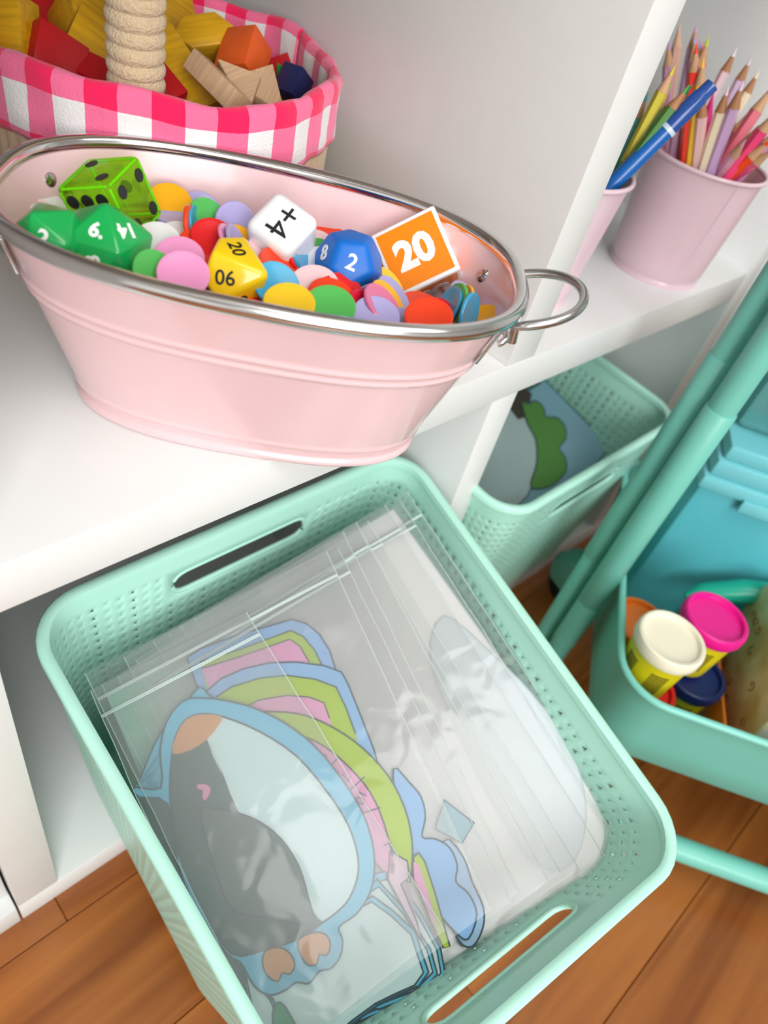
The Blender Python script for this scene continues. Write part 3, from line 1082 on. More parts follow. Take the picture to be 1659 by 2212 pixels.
BL = [
 (32, 75, .115, 'box', (.018, .034, .018), M_BY, (-.5, .3, .8), 8, 'yellow wooden block upright at the far left of the basket'),
 (104, 45, .108, 'hex', (.026, .9, .018), M_BRD, (.35, .3, .85), 0, 'large deep red hexagonal block at the upper left'),
 (112, 128, .106, 'box', (.028, .024, .022), M_BRD, (.5, .2, .8), 10, 'dark red block below the large red hexagon'),
 (12, 120, .106, 'tri', (.018, 1, .012), M_BN, (-.2, .5, .8), 30, 'bare wooden piece at the left edge of the basket'),
 (14, 150, .098, 'box', (.022, .02, .02), M_BB, (.3, .6, .6), 30, 'navy block at the left behind the cuff'),
 (190, 45, .115, 'hex', (.019, 1.1, .03), M_BY, (.5, .5, .7), 20, 'yellow block touching the left side of the handle top'),
 (188, 128, .104, 'box', (.028, .040, .022), M_BY, (.3, .3, .9), 24, 'yellow block left of the wound handle, under the upper one'),
 (362, 40, .105, 'hex', (.017, 1, .026), M_BY, (.55, .2, .8), 10, 'yellow hexagonal block just right of the handle top'),
 (372, 152, .103, 'box', (.022, .060, .022), M_BY, (.35, .55, .75), -42, 'long yellow bar leaning down right from the handle'),
 (442, 88, .108, 'hex', (.0195, .60, .024), M_BY, (0, .5, .85), -14, 'large yellow six-sided block lying right of the handle'),
 (526, 126, .107, 'box', (.024, .028, .022), M_BO, (-.45, .65, .6), 10, 'bright orange block in the middle right of the basket'),
 (532, 52, .094, 'box', (.016, .018, .016), M_BRD, (-.5, .3, .8), 35, 'small red cube near the back of the basket'),
 (570, 104, .092, 'box', (.009, .022, .014), M_BG, (.4, .3, .8), -12, 'narrow green block right of the orange one'),
 (592, 138, .090, 'box', (.020, .018, .018), M_BL, (.2, .6, .75), -10, 'muted blue block right of the orange one'),
 (470, 182, .110, 'box', (.012, .040, .015), M_BN, (-.5, .35, .75), -46, 'longest bare wood wedge next to the cuff'),
 (522, 190, .105, 'tri', (.013, 1.6, .011), M_BN, (.1, .5, .85), -30, 'middle bare wood wedge next to the cuff'),
 (562, 196, .103, 'tri', (.017, 1.3, .011), M_BN, (.3, .5, .8), -70, 'rightmost bare wood wedge next to the cuff'),
 (634, 182, .101, 'box', (.016, .018, .016), M_BB, (-.4, .5, .7), 30, 'navy cube at the right end of the basket'),
 (606, 158, .094, 'box', (.016, .018, .016), M_BRD, (.3, .5, .8), 60, 'red cube behind the navy one'),
 (612, 170, .100, 'tri', (.009, 1, .010), M_BG, (.1, .4, .9), 0, 'tiny green wedge between the navy and red cubes'),
 (150, 20, .098, 'box', (.022, .03, .022), M_BL, (.3, .4, .8), 10, 'dull blue block at the top behind the red hexagon'),
 (352, 196, .100, 'box', (.022, .016, .016), M_BRD, (.2, .6, .7), 50, 'red block low at the right foot of the handle'),
 (208, 168, .100, 'box', (.018, .016, .016), M_BRD, (.1, .6, .7), 20, 'dark red block low at the left foot of the handle'),
 (480, 130, .086, 'box', (.026, .028, .022), M_BY, (.1, .6, .7), 20, 'yellow block deep between the hexagon and the orange block'),
 (660, 110, .080, 'box', (.022, .022, .022), M_BRD, (.2, .6, .7), 10, 'red block deep at the right inside the basket'),
 (420, 20, .085, 'box', (.03, .022, .022), M_BRD, (.2, .6, .7), 10, 'red block deep behind the yellow hexagon'),
 (300, 150, .086, 'box', (.03, .03, .022), M_BY, (.2, .6, .7), 10, 'yellow block hidden behind the wound handle'),
]
for b in BL:
    block(*b)

# ================================================================ GREEN BINS


def rounded_outline(c, r, ns, na=7):
    """c: four corners (closed order), ns: segments per side; returns list of loops info"""
    out, sides = [], []
    for i in range(4):
        p, q, s = c[i], c[(i + 1) % 4], c[(i + 2) % 4]
        a = p + (q - p).normalized() * r
        b = q - (q - p).normalized() * r
        i0 = len(out)
        for k in range(ns[i] + 1):
            out.append(a.lerp(b, k / ns[i]))
        sides.append((i0, i0 + ns[i]))
        d1 = (q - p).normalized()
        d2 = (s - q).normalized()
        # corner arc from b to q+d2*r
        for k in range(1, na):
            t = k / na * PI / 2
            cc = q - d1 * r + d2 * r
            out.append(cc - d2 * (r * math.cos(t)) + d1 * (r * math.sin(t)))
    return out, sides


def build_bin(name, rim, base, m, label, slots, seed=0):
    """rim/base: four corners each. slots: {side: (centre fraction, half length, depth rows)}"""
    root = empty(name, (sum(base, Vector()) / 4), label, 'storage bin', 'mint storage bins')
    NS = []
    cw = 0.0092
    for i in range(4):
        NS.append(int(((rim[(i + 1) % 4] - rim[i]).length - 0.06) / cw))
    depth = (rim[0] - base[0]).length
    dep = [0.0, 0.006, 0.014, 0.0185]
    while dep[-1] < depth - 0.022:
        dep.append(dep[-1] + 0.0090)
    r0 = len(dep) - 1
    dep += [depth - 0.012, depth - 0.004, depth]
    rings = []
    sides = None
    for j, d in enumerate(dep):
        f = d / depth
        c = [rim[i].lerp(base[i], f) for i in range(4)]
        if j >= len(dep) - 2:
            ins = 0.001 if j == len(dep) - 2 else 0.005
            cen = sum(c, Vector()) / 4
            c = [p + (cen - p).normalized() * ins * 1.4 for p in c]
        o, sides = rounded_outline(c, 0.032 - 0.008 * f, NS)
        rings.append(o)
    n = len(rings[0])
    V = [v for r in rings for v in r]
    F = []
    skip = {}
    SL = []
    for sd, (cf, hl, ja, jb) in slots.items():
        i0, i1 = sides[sd]
        ci = i0 + cf * (i1 - i0)
        wd = (rings[ja][i1] - rings[ja][i0]).length / (i1 - i0)
        k = int(math.ceil((hl + 0.004) / wd))
        a, b = int(round(ci - k)), int(round(ci + k))
        for j in range(ja, jb):
            for i in range(a, b):
                skip[(i, j)] = 1
        SL.append((a, b, ja, jb, hl))
    rnd = random.Random(seed)
    for j in range(len(rings) - 1):
        for i in range(n):
            if (i, j) in skip:
                continue
            i2 = (i + 1) % n
            q = (j * n + i, j * n + i2, (j + 1) * n + i2, (j + 1) * n + i)
            if 3 <= j < r0 - 1:
                p = [V[t] for t in q]
                w = (p[1] - p[0]).length

                def P(a, b):
                    return p[0].lerp(p[1], a).lerp(p[3].lerp(p[2], a), b)
                ph = i % 3
                jj = (j + (i // 3) % 2) % 2
                if w < 0.006:
                    ph = 3
                if ph == 0:
                    h = [(0.15, 0.72), (0.62, 0.30), (0.74, 0.74)]
                elif ph == 1:
                    h = [(0.34, 0.58), (0.62, 0.32), (0.66, 0.58)]
                elif ph == 2:
                    h = [(0.20, 0.78), (0.56, 0.50), (0.60, 0.80)]
                else:
                    h = None
                if h:
                    k = len(V)
                    V += [P(*x) for x in h]
                    A, B, C_, D_ = q
                    h0, h1_, h2 = k, k + 1, k + 2
                    # h0 left-low, h1 top, h2 right-low
                    F += [(A, B, h1_), (A, h1_, h0), (A, h0, D_), (D_, h0, h2), (D_, h2, C_), (C_, h2, B), (B, h2, h1_)]
                    continue
            F.append(q)
    F.append(tuple((len(rings) - 1) * n + i for i in range(n)))
    lips = []
    for (a, b, ja, jb, hl) in SL:
        bd = [(i, ja) for i in range(a, b)] + [(b, j) for j in range(ja, jb)] + [(i, jb) for i in range(b, a, -1)] + [(a, j) for j in range(jb, ja, -1)]
        pts = [rings[j][i] for i, j in bd]
        cen = (rings[ja][a] + rings[ja][b] + rings[jb][a] + rings[jb][b]) / 4
        ex = (rings[ja][b] - rings[ja][a] + rings[jb][b] - rings[jb][a]).normalized()
        ey = (rings[jb][a] - rings[ja][a] + rings[jb][b] - rings[ja][b])
        ey = (ey - ex * ey.dot(ex)).normalized()
        Hh = 0.0105
        k = len(V)
        so = []
        for p in pts:
            x, y = (p - cen).dot(ex), (p - cen).dot(ey)
            if abs(x) <= hl - Hh:
                sx, sy = x, Hh * (1 if y > 0 else -1)
            else:
                cx = (hl - Hh) * (1 if x > 0 else -1)
                dd = Vector((x - cx, y))
                dd = dd.normalized() * Hh
                sx, sy = cx + dd.x, dd.y
            so.append(cen + ex * sx + ey * sy)
        V += so
        N = len(pts)
        for t in range(N):
            t2 = (t + 1) % N
            F.append((bd[t][1] * n + bd[t][0], bd[t2][1] * n + bd[t2][0], k + t2, k + t))
        lips.append(so)
    o = mk('bin_wall', V, F, m)
    rel(o, root)
    s = o.modifiers.new('s', 'SOLIDIFY')
    s.thickness = 0.0022
    s.offset = 0
    autosmooth(o, 50)
    oo, _ = rounded_outline(rim, 0.032, [max(2, x // 3) for x in NS], 8)
    nrm = (rim[1] - rim[0]).cross(rim[3] - rim[0]).normalized()
    if nrm.z < 0:
        nrm = -nrm
    oo = [p + nrm * 0.0005 for p in oo]
    pf = [(-0.0035, -0.0030), (-0.0035, 0.0016), (-0.0024, 0.0026), (0.0018, 0.0026), (0.0034, 0.0014), (0.0036, -0.0030), (0.0022, -0.0036), (-0.0020, -0.0036)]
    rm = tube('bin_rim', oo, 0.003, m, root, closed=True, prof=pf)
    for so in lips:
        tube('slot_lip', so, 0.0019, m, root, n=8, closed=True)
    return root


Vv = Vector
# bin A: pulled out over the floor, tipped a little forward
rimA = [Vv((-0.306, 0.056, -0.1155)), Vv((-0.006, 0.056, -0.1155)), Vv((-0.0600, -0.2735, -0.1520)), Vv((-0.3130, -0.2400, -0.1485))]
baseA = [Vv((-0.282, 0.062, -0.3480)), Vv((-0.030, 0.062, -0.3480)), Vv((-0.080, -0.165, -0.3720)), Vv((-0.292, -0.140, -0.3700))]
bin1 = build_bin('storage_bin', rimA, baseA, M_MINT, 'mint plastic storage bin full of clear bags, pulled out under the pink tub', {0: (0.5, 0.056, 3, 7), 2: (0.47, 0.056, 3, 7)}, 1)
rimB = [Vv((0.034, 0.300, -0.118)), Vv((0.300, 0.300, -0.118)), Vv((0.302, -0.036, -0.128)), Vv((0.026, -0.038, -0.128))]
baseB = [Vv((0.050, 0.280, -0.3555)), Vv((0.278, 0.280, -0.3555)), Vv((0.280, -0.004, -0.3555)), Vv((0.050, -0.004, -0.3555))]
M_MINT2 = M_MINT
bin2 = build_bin('storage_bin', rimB, baseB, M_MINT2, 'mint plastic storage bin inside the right-hand lower cube, cards inside', {0: (0.5, 0.056, 4, 8), 2: (0.5, 0.056, 4, 8)}, 2)

# ================================================================ CLEAR BAGS AND CARDS


def film(name, milk, rough=0.08):
    m = bpy.data.materials.new(name)
    m.use_nodes = True
    nt = m.node_tree
    nt.nodes.clear()
    out = nt.nodes.new('ShaderNodeOutputMaterial')
    tr = nt.nodes.new('ShaderNodeBsdfTransparent')
    tr.inputs[0].default_value = (0.997, 0.999, 0.998, 1)
    df = nt.nodes.new('ShaderNodeBsdfDiffuse')
    df.inputs[0].default_value = (0.97, 0.98, 0.975, 1)
    tl = nt.nodes.new('ShaderNodeBsdfTranslucent')
    tl.inputs[0].default_value = (0.98, 0.985, 0.98, 1)
    m0 = nt.nodes.new('ShaderNodeMixShader')
    m0.inputs[0].default_value = 0.4
    nt.links.new(df.outputs[0], m0.inputs[1])
    nt.links.new(tl.outputs[0], m0.inputs[2])
    gl = nt.nodes.new('ShaderNodeBsdfGlossy')
    gl.inputs['Roughness'].default_value = rough
    m1 = nt.nodes.new('ShaderNodeMixShader')
    m1.inputs[0].default_value = milk
    nt.links.new(tr.outputs[0], m1.inputs[1])
    nt.links.new(m0.outputs[0], m1.inputs[2])
    fr = nt.nodes.new('ShaderNodeFresnel')
    fr.inputs[0].default_value = 1.30
    m2 = nt.nodes.new('ShaderNodeMixShader')
    nt.links.new(fr.outputs[0], m2.inputs[0])
    nt.links.new(m1.outputs[0], m2.inputs[1])
    nt.links.new(gl.outputs[0], m2.inputs[2])
    tc = nt.nodes.new('ShaderNodeTexCoord')
    n = nt.nodes.new('ShaderNodeTexNoise')
    n.inputs['Scale'].default_value = 38
    n.inputs['Detail'].default_value = 1
    n.inputs['Distortion'].default_value = 0.8
    nt.links.new(tc.outputs['Object'], n.inputs['Vector'])
    bp = nt.nodes.new('ShaderNodeBump')
    bp.inputs['Strength'].default_value = 0.32
    bp.inputs['Distance'].default_value = 0.003
    nt.links.new(n.outputs[0], bp.inputs['Height'])
    nt.links.new(bp.outputs[0], gl.inputs['Normal'])
    nt.links.new(m2.outputs[0], out.inputs[0])
    return m


M_FILM = film('clear_film', 0.10)
M_FILM3 = film('milky_film', 0.08)
M_FILM2 = mat('seam_white', (214, 228, 224), 0.3)
PN = Vv((-0.27, -0.20, 1)).normalized()
P0 = Vv((-0.29, 0.04, -0.178))


def onS(q, off):
    return onPlane(q, P0 + PN * off, PN)


def lerp4(c, u, v):
    return c[0].lerp(c[1], u).lerp(c[3].lerp(c[2], u), v)


def bag(quad, off, label, seed, wr=0.0012, thick=0.0012, zipv=0.06, curl=0.0, fm=None):
    c = [onS(q, off) for q in quad]
    NU, NV = 44, 60
    cen = sum(c, Vv()) / 4
    root = empty('zip_bag', cen, label, 'plastic bag', 'clear zip bags of cards in the mint bin')
    V, F = [], []
    for side in (1, -1):
        for j in range(NV + 1):
            for i in range(NU + 1):
                u, v = i / NU, j / NV
                p = lerp4(c, u, v)
                e = min(1, 8 * min(u, 1 - u, v, 1 - v))
                q = Vv((p.x * 9 + seed * 3.7, p.y * 7, seed * 1.3))
                w = noise.noise(q) * 1.0 + noise.noise(q * 2.7) * 0.45 + abs(noise.noise(q * 6)) * 0.20
                w2 = noise.noise(Vv((p.x * 30 + p.y * 14, p.y * 4 - p.x * 2, seed))) * 0.5
                h = wr * (w + w2) * 0.8 + side * thick * (e ** 0.5) * 0.5
                h += curl * max(0, u - 0.6) ** 2
                edge = Vv((0, 0, 0))
                V.append(p + PN * h + (c[1] - c[0]).normalized() * (0.0010 * noise.noise(Vv((v * 9, seed, side))) * (1 if u in (0, 1) else 0)))
    W1 = NU + 1
    S = W1 * (NV + 1)
    for s in (0, 1):
        for j in range(NV):
            for i in range(NU):
                a = s * S + j * W1 + i
                F.append((a, a + 1, a + 1 + W1, a + W1) if s else (a, a + W1, a + 1 + W1, a + 1))
    o = mk('bag_film', V, F, fm or M_FILM, smooth=True)
    rel(o, root)
    # zip track: two raised ridges across the mouth, and welded side seams
    for k, vv in enumerate((zipv, zipv + 0.012)):
        pts = []
        for i in range(NU + 1):
            pts.append(V[int(round(vv * NV)) * W1 + i].lerp(V[min(NV, int(round(vv * NV)) + 1) * W1 + i], vv * NV - int(vv * NV)) + PN * 0.0004 + (c[3] - c[0]).normalized() * (0.0022 * k))
        tube('zip_ridge', pts, 0.00042, M_FILM2, root, n=6)
    for uu in (0, NU):
        pts = [V[j * W1 + uu] + PN * 0.0002 for j in range(0, NV + 1, 2)]
        tube('side_seam', pts, 0.00026, M_FILM2, root, n=6)
    return root


def poly(name, pts, off, m, parent, th=0.0006, plane=None):
    ps = [onS(q, off) if plane is None else onPlane(q, plane[0] + plane[1] * off, plane[1]) for q in pts]
    nn = PN if plane is None else plane[1]
    n = len(ps)
    bm = bmesh.new()
    top = [bm.verts.new(p) for p in ps]
    bot = [bm.verts.new(p - nn * th) for p in ps]
    f = bm.faces.new(top)
    f2 = bm.faces.new(bot[::-1])
    for i in range(n):
        bm.faces.new((top[i], top[(i + 1) % n], bot[(i + 1) % n], bot[i]))
    bmesh.ops.triangulate(bm, faces=[f, f2])
    bmesh.ops.recalc_face_normals(bm, faces=bm.faces)
    o = from_bm(name, bm, m)
    rel(o, parent)
    return o


def stroke(name, pts, off, w, m, parent, closed=True, plane=None):
    ps = [onS(q, off) if plane is None else onPlane(q, plane[0] + plane[1] * off, plane[1]) for q in pts]
    nn = PN if plane is None else plane[1]
    N = len(ps)
    V, F = [], []
    for i in range(N):
        if closed:
            a, b = ps[i - 1], ps[(i + 1) % N]
        else:
            a, b = ps[max(0, i - 1)], ps[min(N - 1, i + 1)]
        t = (b - a).normalized()
        s = nn.cross(t)
        V += [ps[i] + s * w / 2, ps[i] - s * w / 2]
    for i in range(N if closed else N - 1):
        j = (i + 1) % N
        F.append((2 * i, 2 * i + 1, 2 * j + 1, 2 * j))
    o = mk(name, V, F, m)
    rel(o, parent)
    return o


def smooth_pts(pts, k=3, closed=True):
    """Catmull-Rom through the points"""
    N = len(pts)
    out = []
    for i in range(N if closed else N - 1):
        p0, p1, p2, p3 = [pts[(i + d) % N] if closed else pts[max(0, min(N - 1, i + d))] for d in (-1, 0, 1, 2)]
        for s in range(k):
            t = s / k
            out.append(tuple(0.5 * ((2 * p1[c]) + (-p0[c] + p2[c]) * t + (2 * p0[c] - 5 * p1[c] + 4 * p2[c] - p3[c]) * t * t + (-p0[c] + 3 * p1[c] - 3 * p2[c] + p3[c]) * t ** 3) for c in (0, 1)))
    if not closed:
        out.append(pts[-1])
    return out


def pm(n, c):
    return mat('card_' + n, c, 0.55, spec=0.3)


C_CY, C_DK, C_OR, C_BE, C_PK = pm('cyan', (100, 196, 228)), pm('slate', (70, 100, 98)), pm('tan', (216, 156, 100)), pm('pale_blue', (206, 232, 232)), pm('pink', (228, 150, 190))
C_BL, C_GN, C_P2, C_WH = pm('sky', (138, 186, 232)), pm('lime', (170, 200, 46)), pm('rose', (226, 160, 200)), pm('white', (240, 242, 242))
C_WG = pm('slate_light', (84, 108, 104))


M_FAINT = mat('faint_edge', (190, 206, 214), 0.6)


def card(label, base, off, m, group=None, ed=None):
    ps = [onS(q, off) for q in base]
    root = empty('printed_card', sum(ps, Vv()) / len(ps), label, 'card', group)
    poly('card_sheet', base, off, m, root)
    stroke('printed_edge', base, off + 0.00010, 0.0011, ed or M_OUT, root)
    return root


# --- penguin
O0 = -0.0042
outer = smooth_pts([(398, 1513), (440, 1508), (490, 1514), (550, 1530), (615, 1562), (680, 1612), (738, 1682), (783, 1755), (806, 1828), (808, 1890), (795, 1938), (768, 1976), (732, 2003), (740, 2030), (735, 2066), (715, 2092), (690, 2098), (668, 2124), (640, 2122), (618, 2138), (585, 2150), (558, 2138), (538, 2112), (520, 2080), (490, 2060), (430, 1975), (385, 1870), (362, 1737), (300, 1722), (292, 1700), (348, 1702), (346, 1620), (362, 1555)], 3)
pg = card('cyan-edged penguin cut-out card facing up in the nearest clear bag', outer, O0, C_CY)
poly('belly', smooth_pts([(447, 1598), (470, 1570), (479, 1548), (560, 1580), (640, 1633), (705, 1708), (752, 1782), (773, 1850), (771, 1900), (750, 1948), (718, 1978), (698, 1992), (674, 1965), (662, 1920), (640, 1860), (605, 1810), (560, 1775), (516, 1756), (480, 1675)], 2), O0 + 0.0003, C_BE, pg, 0.0002)
body = smooth_pts([(372, 1628), (410, 1622), (447, 1597), (482, 1672), (516, 1755), (560, 1775), (605, 1810), (640, 1860), (662, 1920), (674, 1965), (698, 1995), (640, 2032), (570, 2052), (500, 2060), (440, 1965), (395, 1870), (374, 1790), (367, 1700)], 2)
poly('back_and_head', body, O0 + 0.0003, C_DK, pg, 0.0002)
stroke('printed_line', smooth_pts([(372, 1628), (380, 1590), (400, 1556), (432, 1543), (480, 1548), (560, 1580), (640, 1633), (705, 1708), (752, 1782), (773, 1850), (771, 1900), (750, 1948), (718, 1978), (698, 1992), (640, 2030), (570, 2052), (500, 2060), (440, 1965), (395, 1870), (374, 1790), (367, 1700)], 3), O0 + 0.0004, 0.0011, M_OUT, pg)
poly('cap', smooth_pts([(372, 1628), (380, 1590), (400, 1556), (432, 1543), (479, 1547), (470, 1570), (447, 1597), (412, 1620)], 2), O0 + 0.0005, C_OR, pg, 0.0002)
wing = smooth_pts([(433, 1750), (472, 1748), (516, 1757), (560, 1775), (605, 1810), (645, 1870), (666, 1940), (676, 1998), (600, 1985), (505, 1967), (470, 1895), (450, 1830)], 3)
poly('wing', wing, O0 + 0.0005, C_WG, pg, 0.0002)
stroke('printed_line', wing, O0 + 0.0006, 0.0010, M_OUT, pg)
bk = smooth_pts([(424, 1695), (440, 1692), (455, 1700), (454, 1716), (443, 1731), (436, 1722), (437, 1709), (427, 1705)], 3)
poly('beak', bk, O0 + 0.0006, C_PK, pg, 0.0002)
stroke('printed_line', bk, O0 + 0.0007, 0.0007, M_OUT, pg)
poly('eye', [(416 + 5 * math.cos(t * PI / 6), 1667 + 5 * math.sin(t * PI / 6)) for t in range(12)], O0 + 0.0006, M_OUT, pg, 0.0002)
for ft in ([(572, 2056), (600, 2046), (625, 2058), (637, 2085), (626, 2104), (610, 2102), (600, 2120), (580, 2110), (568, 2085)], [(645, 2030), (680, 2014), (705, 2020), (714, 2043), (705, 2064), (690, 2062), (684, 2083), (665, 2084), (648, 2060)]):
    fs = smooth_pts(ft, 3)
    poly('foot', fs, O0 + 0.0005, C_OR, pg, 0.0002)
    stroke('printed_line', fs, O0 + 0.0006, 0.0010, M_OUT, pg)
# slate card behind at the left edge
c = card('slate grey cut-out card showing left of the penguin by the bin edge', smooth_pts([(306, 1700), (345, 1716), (366, 1740), (388, 1860), (440, 1970), (500, 2066), (540, 2120), (470, 2120), (400, 1990), (340, 1860)], 2), O0 - 0.0012, C_DK)
c = card('cyan arch-shaped card edge peeking out left of the penguin head', smooth_pts([(302, 1705), (320, 1640), (352, 1575), (400, 1520), (430, 1485), (450, 1500), (470, 1530), (420, 1600), (372, 1700)], 2), O0 - 0.0010, C_CY)

GC_ = 'rainbow-edged cut-outs behind the penguin'
O1 = -0.0062
c = card('topmost blue, lime and pink cut-out card at the back of the fan', [(404, 1422), (432, 1402), (500, 1376), (630, 1338), (662, 1347), (690, 1370), (712, 1405), (727, 1452), (730, 1500), (560, 1530), (440, 1512), (424, 1478)], O1 - 0.0024, C_BL, GC_)
poly('lime_band', [(432, 1430), (520, 1402), (628, 1362), (655, 1375), (680, 1405), (698, 1442), (700, 1490), (450, 1500)], O1 - 0.0022, C_GN, c, 0.0002)
poly('pink_band', [(436, 1444), (520, 1418), (626, 1381), (648, 1396), (668, 1430), (676, 1480), (455, 1495)], O1 - 0.0020, C_P2, c, 0.0002)
stroke('printed_line', [(432, 1430), (520, 1402), (628, 1362), (655, 1375), (680, 1405), (698, 1442)], O1 - 0.0019, 0.0009, M_OUT, c, False)
stroke('printed_line', [(436, 1444), (520, 1418), (626, 1381), (648, 1396), (668, 1430)], O1 - 0.0018, 0.0008, M_OUT, c, False)
c = card('second blue, lime and pink cut-out card of the fan', [(438, 1500), (478, 1466), (525, 1445), (580, 1432), (640, 1430), (700, 1438), (738, 1452), (752, 1478), (775, 1535), (808, 1620), (830, 1700), (740, 1650), (560, 1560), (470, 1540)], O1 - 0.0014, C_BL, GC_)
poly('lime_band', [(466, 1506), (500, 1484), (560, 1465), (620, 1459), (680, 1467), (726, 1484), (748, 1530), (768, 1585), (780, 1640), (560, 1550)], O1 - 0.0012, C_GN, c, 0.0002)
poly('pink_band', [(520, 1532), (560, 1512), (620, 1502), (668, 1506), (700, 1518), (712, 1552), (725, 1600), (560, 1560)], O1 - 0.0010, C_P2, c, 0.0002)
stroke('printed_line', [(466, 1506), (500, 1484), (560, 1465), (620, 1459), (680, 1467), (726, 1484), (748, 1530), (768, 1585)], O1 - 0.0009, 0.0009, M_OUT, c, False)
stroke('printed_line', [(520, 1532), (560, 1512), (620, 1502), (668, 1506), (700, 1518), (712, 1552)], O1 - 0.0008, 0.0008, M_OUT, c, False)
arcout = smooth_pts([(545, 1548), (600, 1538), (660, 1546), (720, 1572), (782, 1615), (838, 1675), (874, 1745), (890, 1815), (889, 1880), (880, 1905), (845, 1830), (780, 1760), (640, 1640)], 3)
c = card('third cut-out card of the fan, lime arc over pink numbered steps', arcout, O1 - 0.0002, C_GN, GC_)
poly('pink_band', smooth_pts([(600, 1590), (650, 1590), (700, 1612), (752, 1655), (800, 1712), (830, 1780), (848, 1850), (850, 1890), (800, 1850), (740, 1720)], 2), O1 + 0.0001, C_P2, c, 0.0002)
stroke('printed_line', smooth_pts([(590, 1588), (650, 1590), (700, 1612), (752, 1655), (800, 1712), (830, 1780), (848, 1850)], 3, False), O1 + 0.0003, 0.0010, M_OUT, c, False)
for a_, b_ in (((672, 1598), (655, 1622)), ((730, 1636), (714, 1655)), ((788, 1678), (752, 1710)), ((822, 1744), (786, 1756)), ((846, 1820), (828, 1826))):
    stroke('printed_line', [a_, b_], O1 + 0.0003, 0.0008, M_OUT, c, False)
for (u_, v_, s_) in ((696, 1632, '9'), (745, 1678, '7'), (780, 1722, '10')):
    P_ = onS((u_, v_), O1 + 0.0003)
    text('printed_number', s_, frame(P_, PN, viewup(115)), 0.0085, mat('faint_ink', (120, 110, 140), 0.6), c, 0, 0.0001)
GCL = 'blue cloud cut-outs in the clear bags'
c = card('blue scalloped cloud card nearest the lime arc', smooth_pts([(850, 1660), (884, 1690), (910, 1722), (919, 1765), (912, 1808), (940, 1812), (972, 1832), (988, 1870), (985, 1905), (1012, 1930), (1030, 1975), (1012, 2028), (985, 2015), (930, 1950), (880, 1860), (860, 1760)], 3), O1 - 0.0012, C_BL, GCL)
c = card('second blue cloud card peeking out to the right of the first', smooth_pts([(960, 1815), (1000, 1850), (1020, 1905), (1044, 1960), (1043, 2005), (1020, 2045), (990, 2030), (960, 1950)], 3), O1 - 0.0022, pm('sky2', (160, 196, 226)), GCL)
c = card('narrow lime and pink strip card over the blue cloud', [(893, 1852), (905, 1843), (918, 1862), (940, 1930), (972, 2045), (958, 2048), (930, 1990), (896, 1890)], O1 + 0.0004, C_GN)
poly('pink_band', [(893, 1862), (905, 1868), (925, 1930), (950, 2020), (932, 1985), (895, 1900)], O1 + 0.0006, C_P2, c, 0.0002)
c = card('grey-blue square card corner under the right-hand bags', [(960, 1728), (1024, 1778), (998, 1822), (940, 1790)], O1 - 0.0040, pm('teal_grey', (140, 184, 196)))
c = card('second lime and pink strip card left of the cloud', [(842, 1838), (880, 1860), (884, 1895), (866, 1910), (900, 1990), (915, 2040), (870, 1960), (838, 1900)], O1 + 0.0001, pm('lilac', (222, 196, 214)))
# lower frames
GF = 'cyan-outlined pale cut-outs below the penguin'
fr1 = [(520, 2090), (640, 2020), (805, 1936), (850, 1968), (897, 2012), (912, 2060), (926, 2100), (905, 2130), (860, 2150), (815, 2172), (760, 2212), (700, 2262), (600, 2262), (540, 2180)]


def framecard(pts, off, label, col=C_CY, shr=0.90):
    c = card(label, pts, off, col, GF)
    cx = sum(p[0] for p in pts) / len(pts)
    cy = sum(p[1] for p in pts) / len(pts)
    ins = [(cx + (p[0] - cx) * shr, cy + (p[1] - cy) * shr) for p in pts]
    poly('pale_middle', ins, off + 0.0003, C_BE, c, 0.0002)
    stroke('printed_line', ins, off + 0.0004, 0.0010, M_OUT, c)
    return c


framecard([(800, 1890), (842, 1880), (905, 1965), (952, 2050), (962, 2105), (940, 2145), (870, 2166), (780, 2205), (740, 2150)], O1 - 0.0022, 'outermost cyan-outlined card at the lower right of the fan')
framecard([(770, 1930), (815, 1900), (870, 1960), (930, 2050), (945, 2105), (900, 2150), (820, 2180), (720, 2180)], O1 - 0.0010, 'middle cyan-outlined card at the lower right of the fan')
framecard(fr1, O1 + 0.0002, 'largest pale card with cyan outline below the penguin feet', shr=0.93)
framecard([(520, 2080), (560, 2120), (590, 2160), (625, 2262), (575, 2262), (540, 2180)], O1 + 0.0008, 'narrow cyan-outlined card at the bottom edge beside the bin wall', shr=0.8)
c = card('green leaf-shaped card showing at the very bottom', smooth_pts([(592, 2175), (606, 2166), (625, 2190), (645, 2240), (610, 2262), (590, 2215)], 2), O1 + 0.0014, pm('leaf', (40, 150, 104)))
# pale discs in the right-hand bags
GW = 'pale cards inside the right-hand bags'
c = card('big pale rounded card under the right-hand bags', smooth_pts([(960, 1330), (1050, 1400), (1150, 1500), (1230, 1610), (1265, 1730), (1255, 1830), (1210, 1880), (1140, 1850), (1060, 1720), (980, 1560), (930, 1420)], 3), -0.0190, pm('pale_grey_blue', (222, 233, 237)), GW, M_FAINT)
c = card('cream card deep in the stack, widened to brighten the right-hand bags', [(560, 1270), (850, 1100), (1370, 1830), (900, 2110)], -0.0205, pm('cream', (252, 252, 250)), GW, M_FAINT)  # large pale sheet, sized and coloured to brighten the film above it
c = card('white card lying under the left-hand bags', [(230, 1500), (640, 1280), (1000, 1960), (560, 2262)], -0.026, pm('mint_white', (156, 222, 198)), GW, M_FAINT)

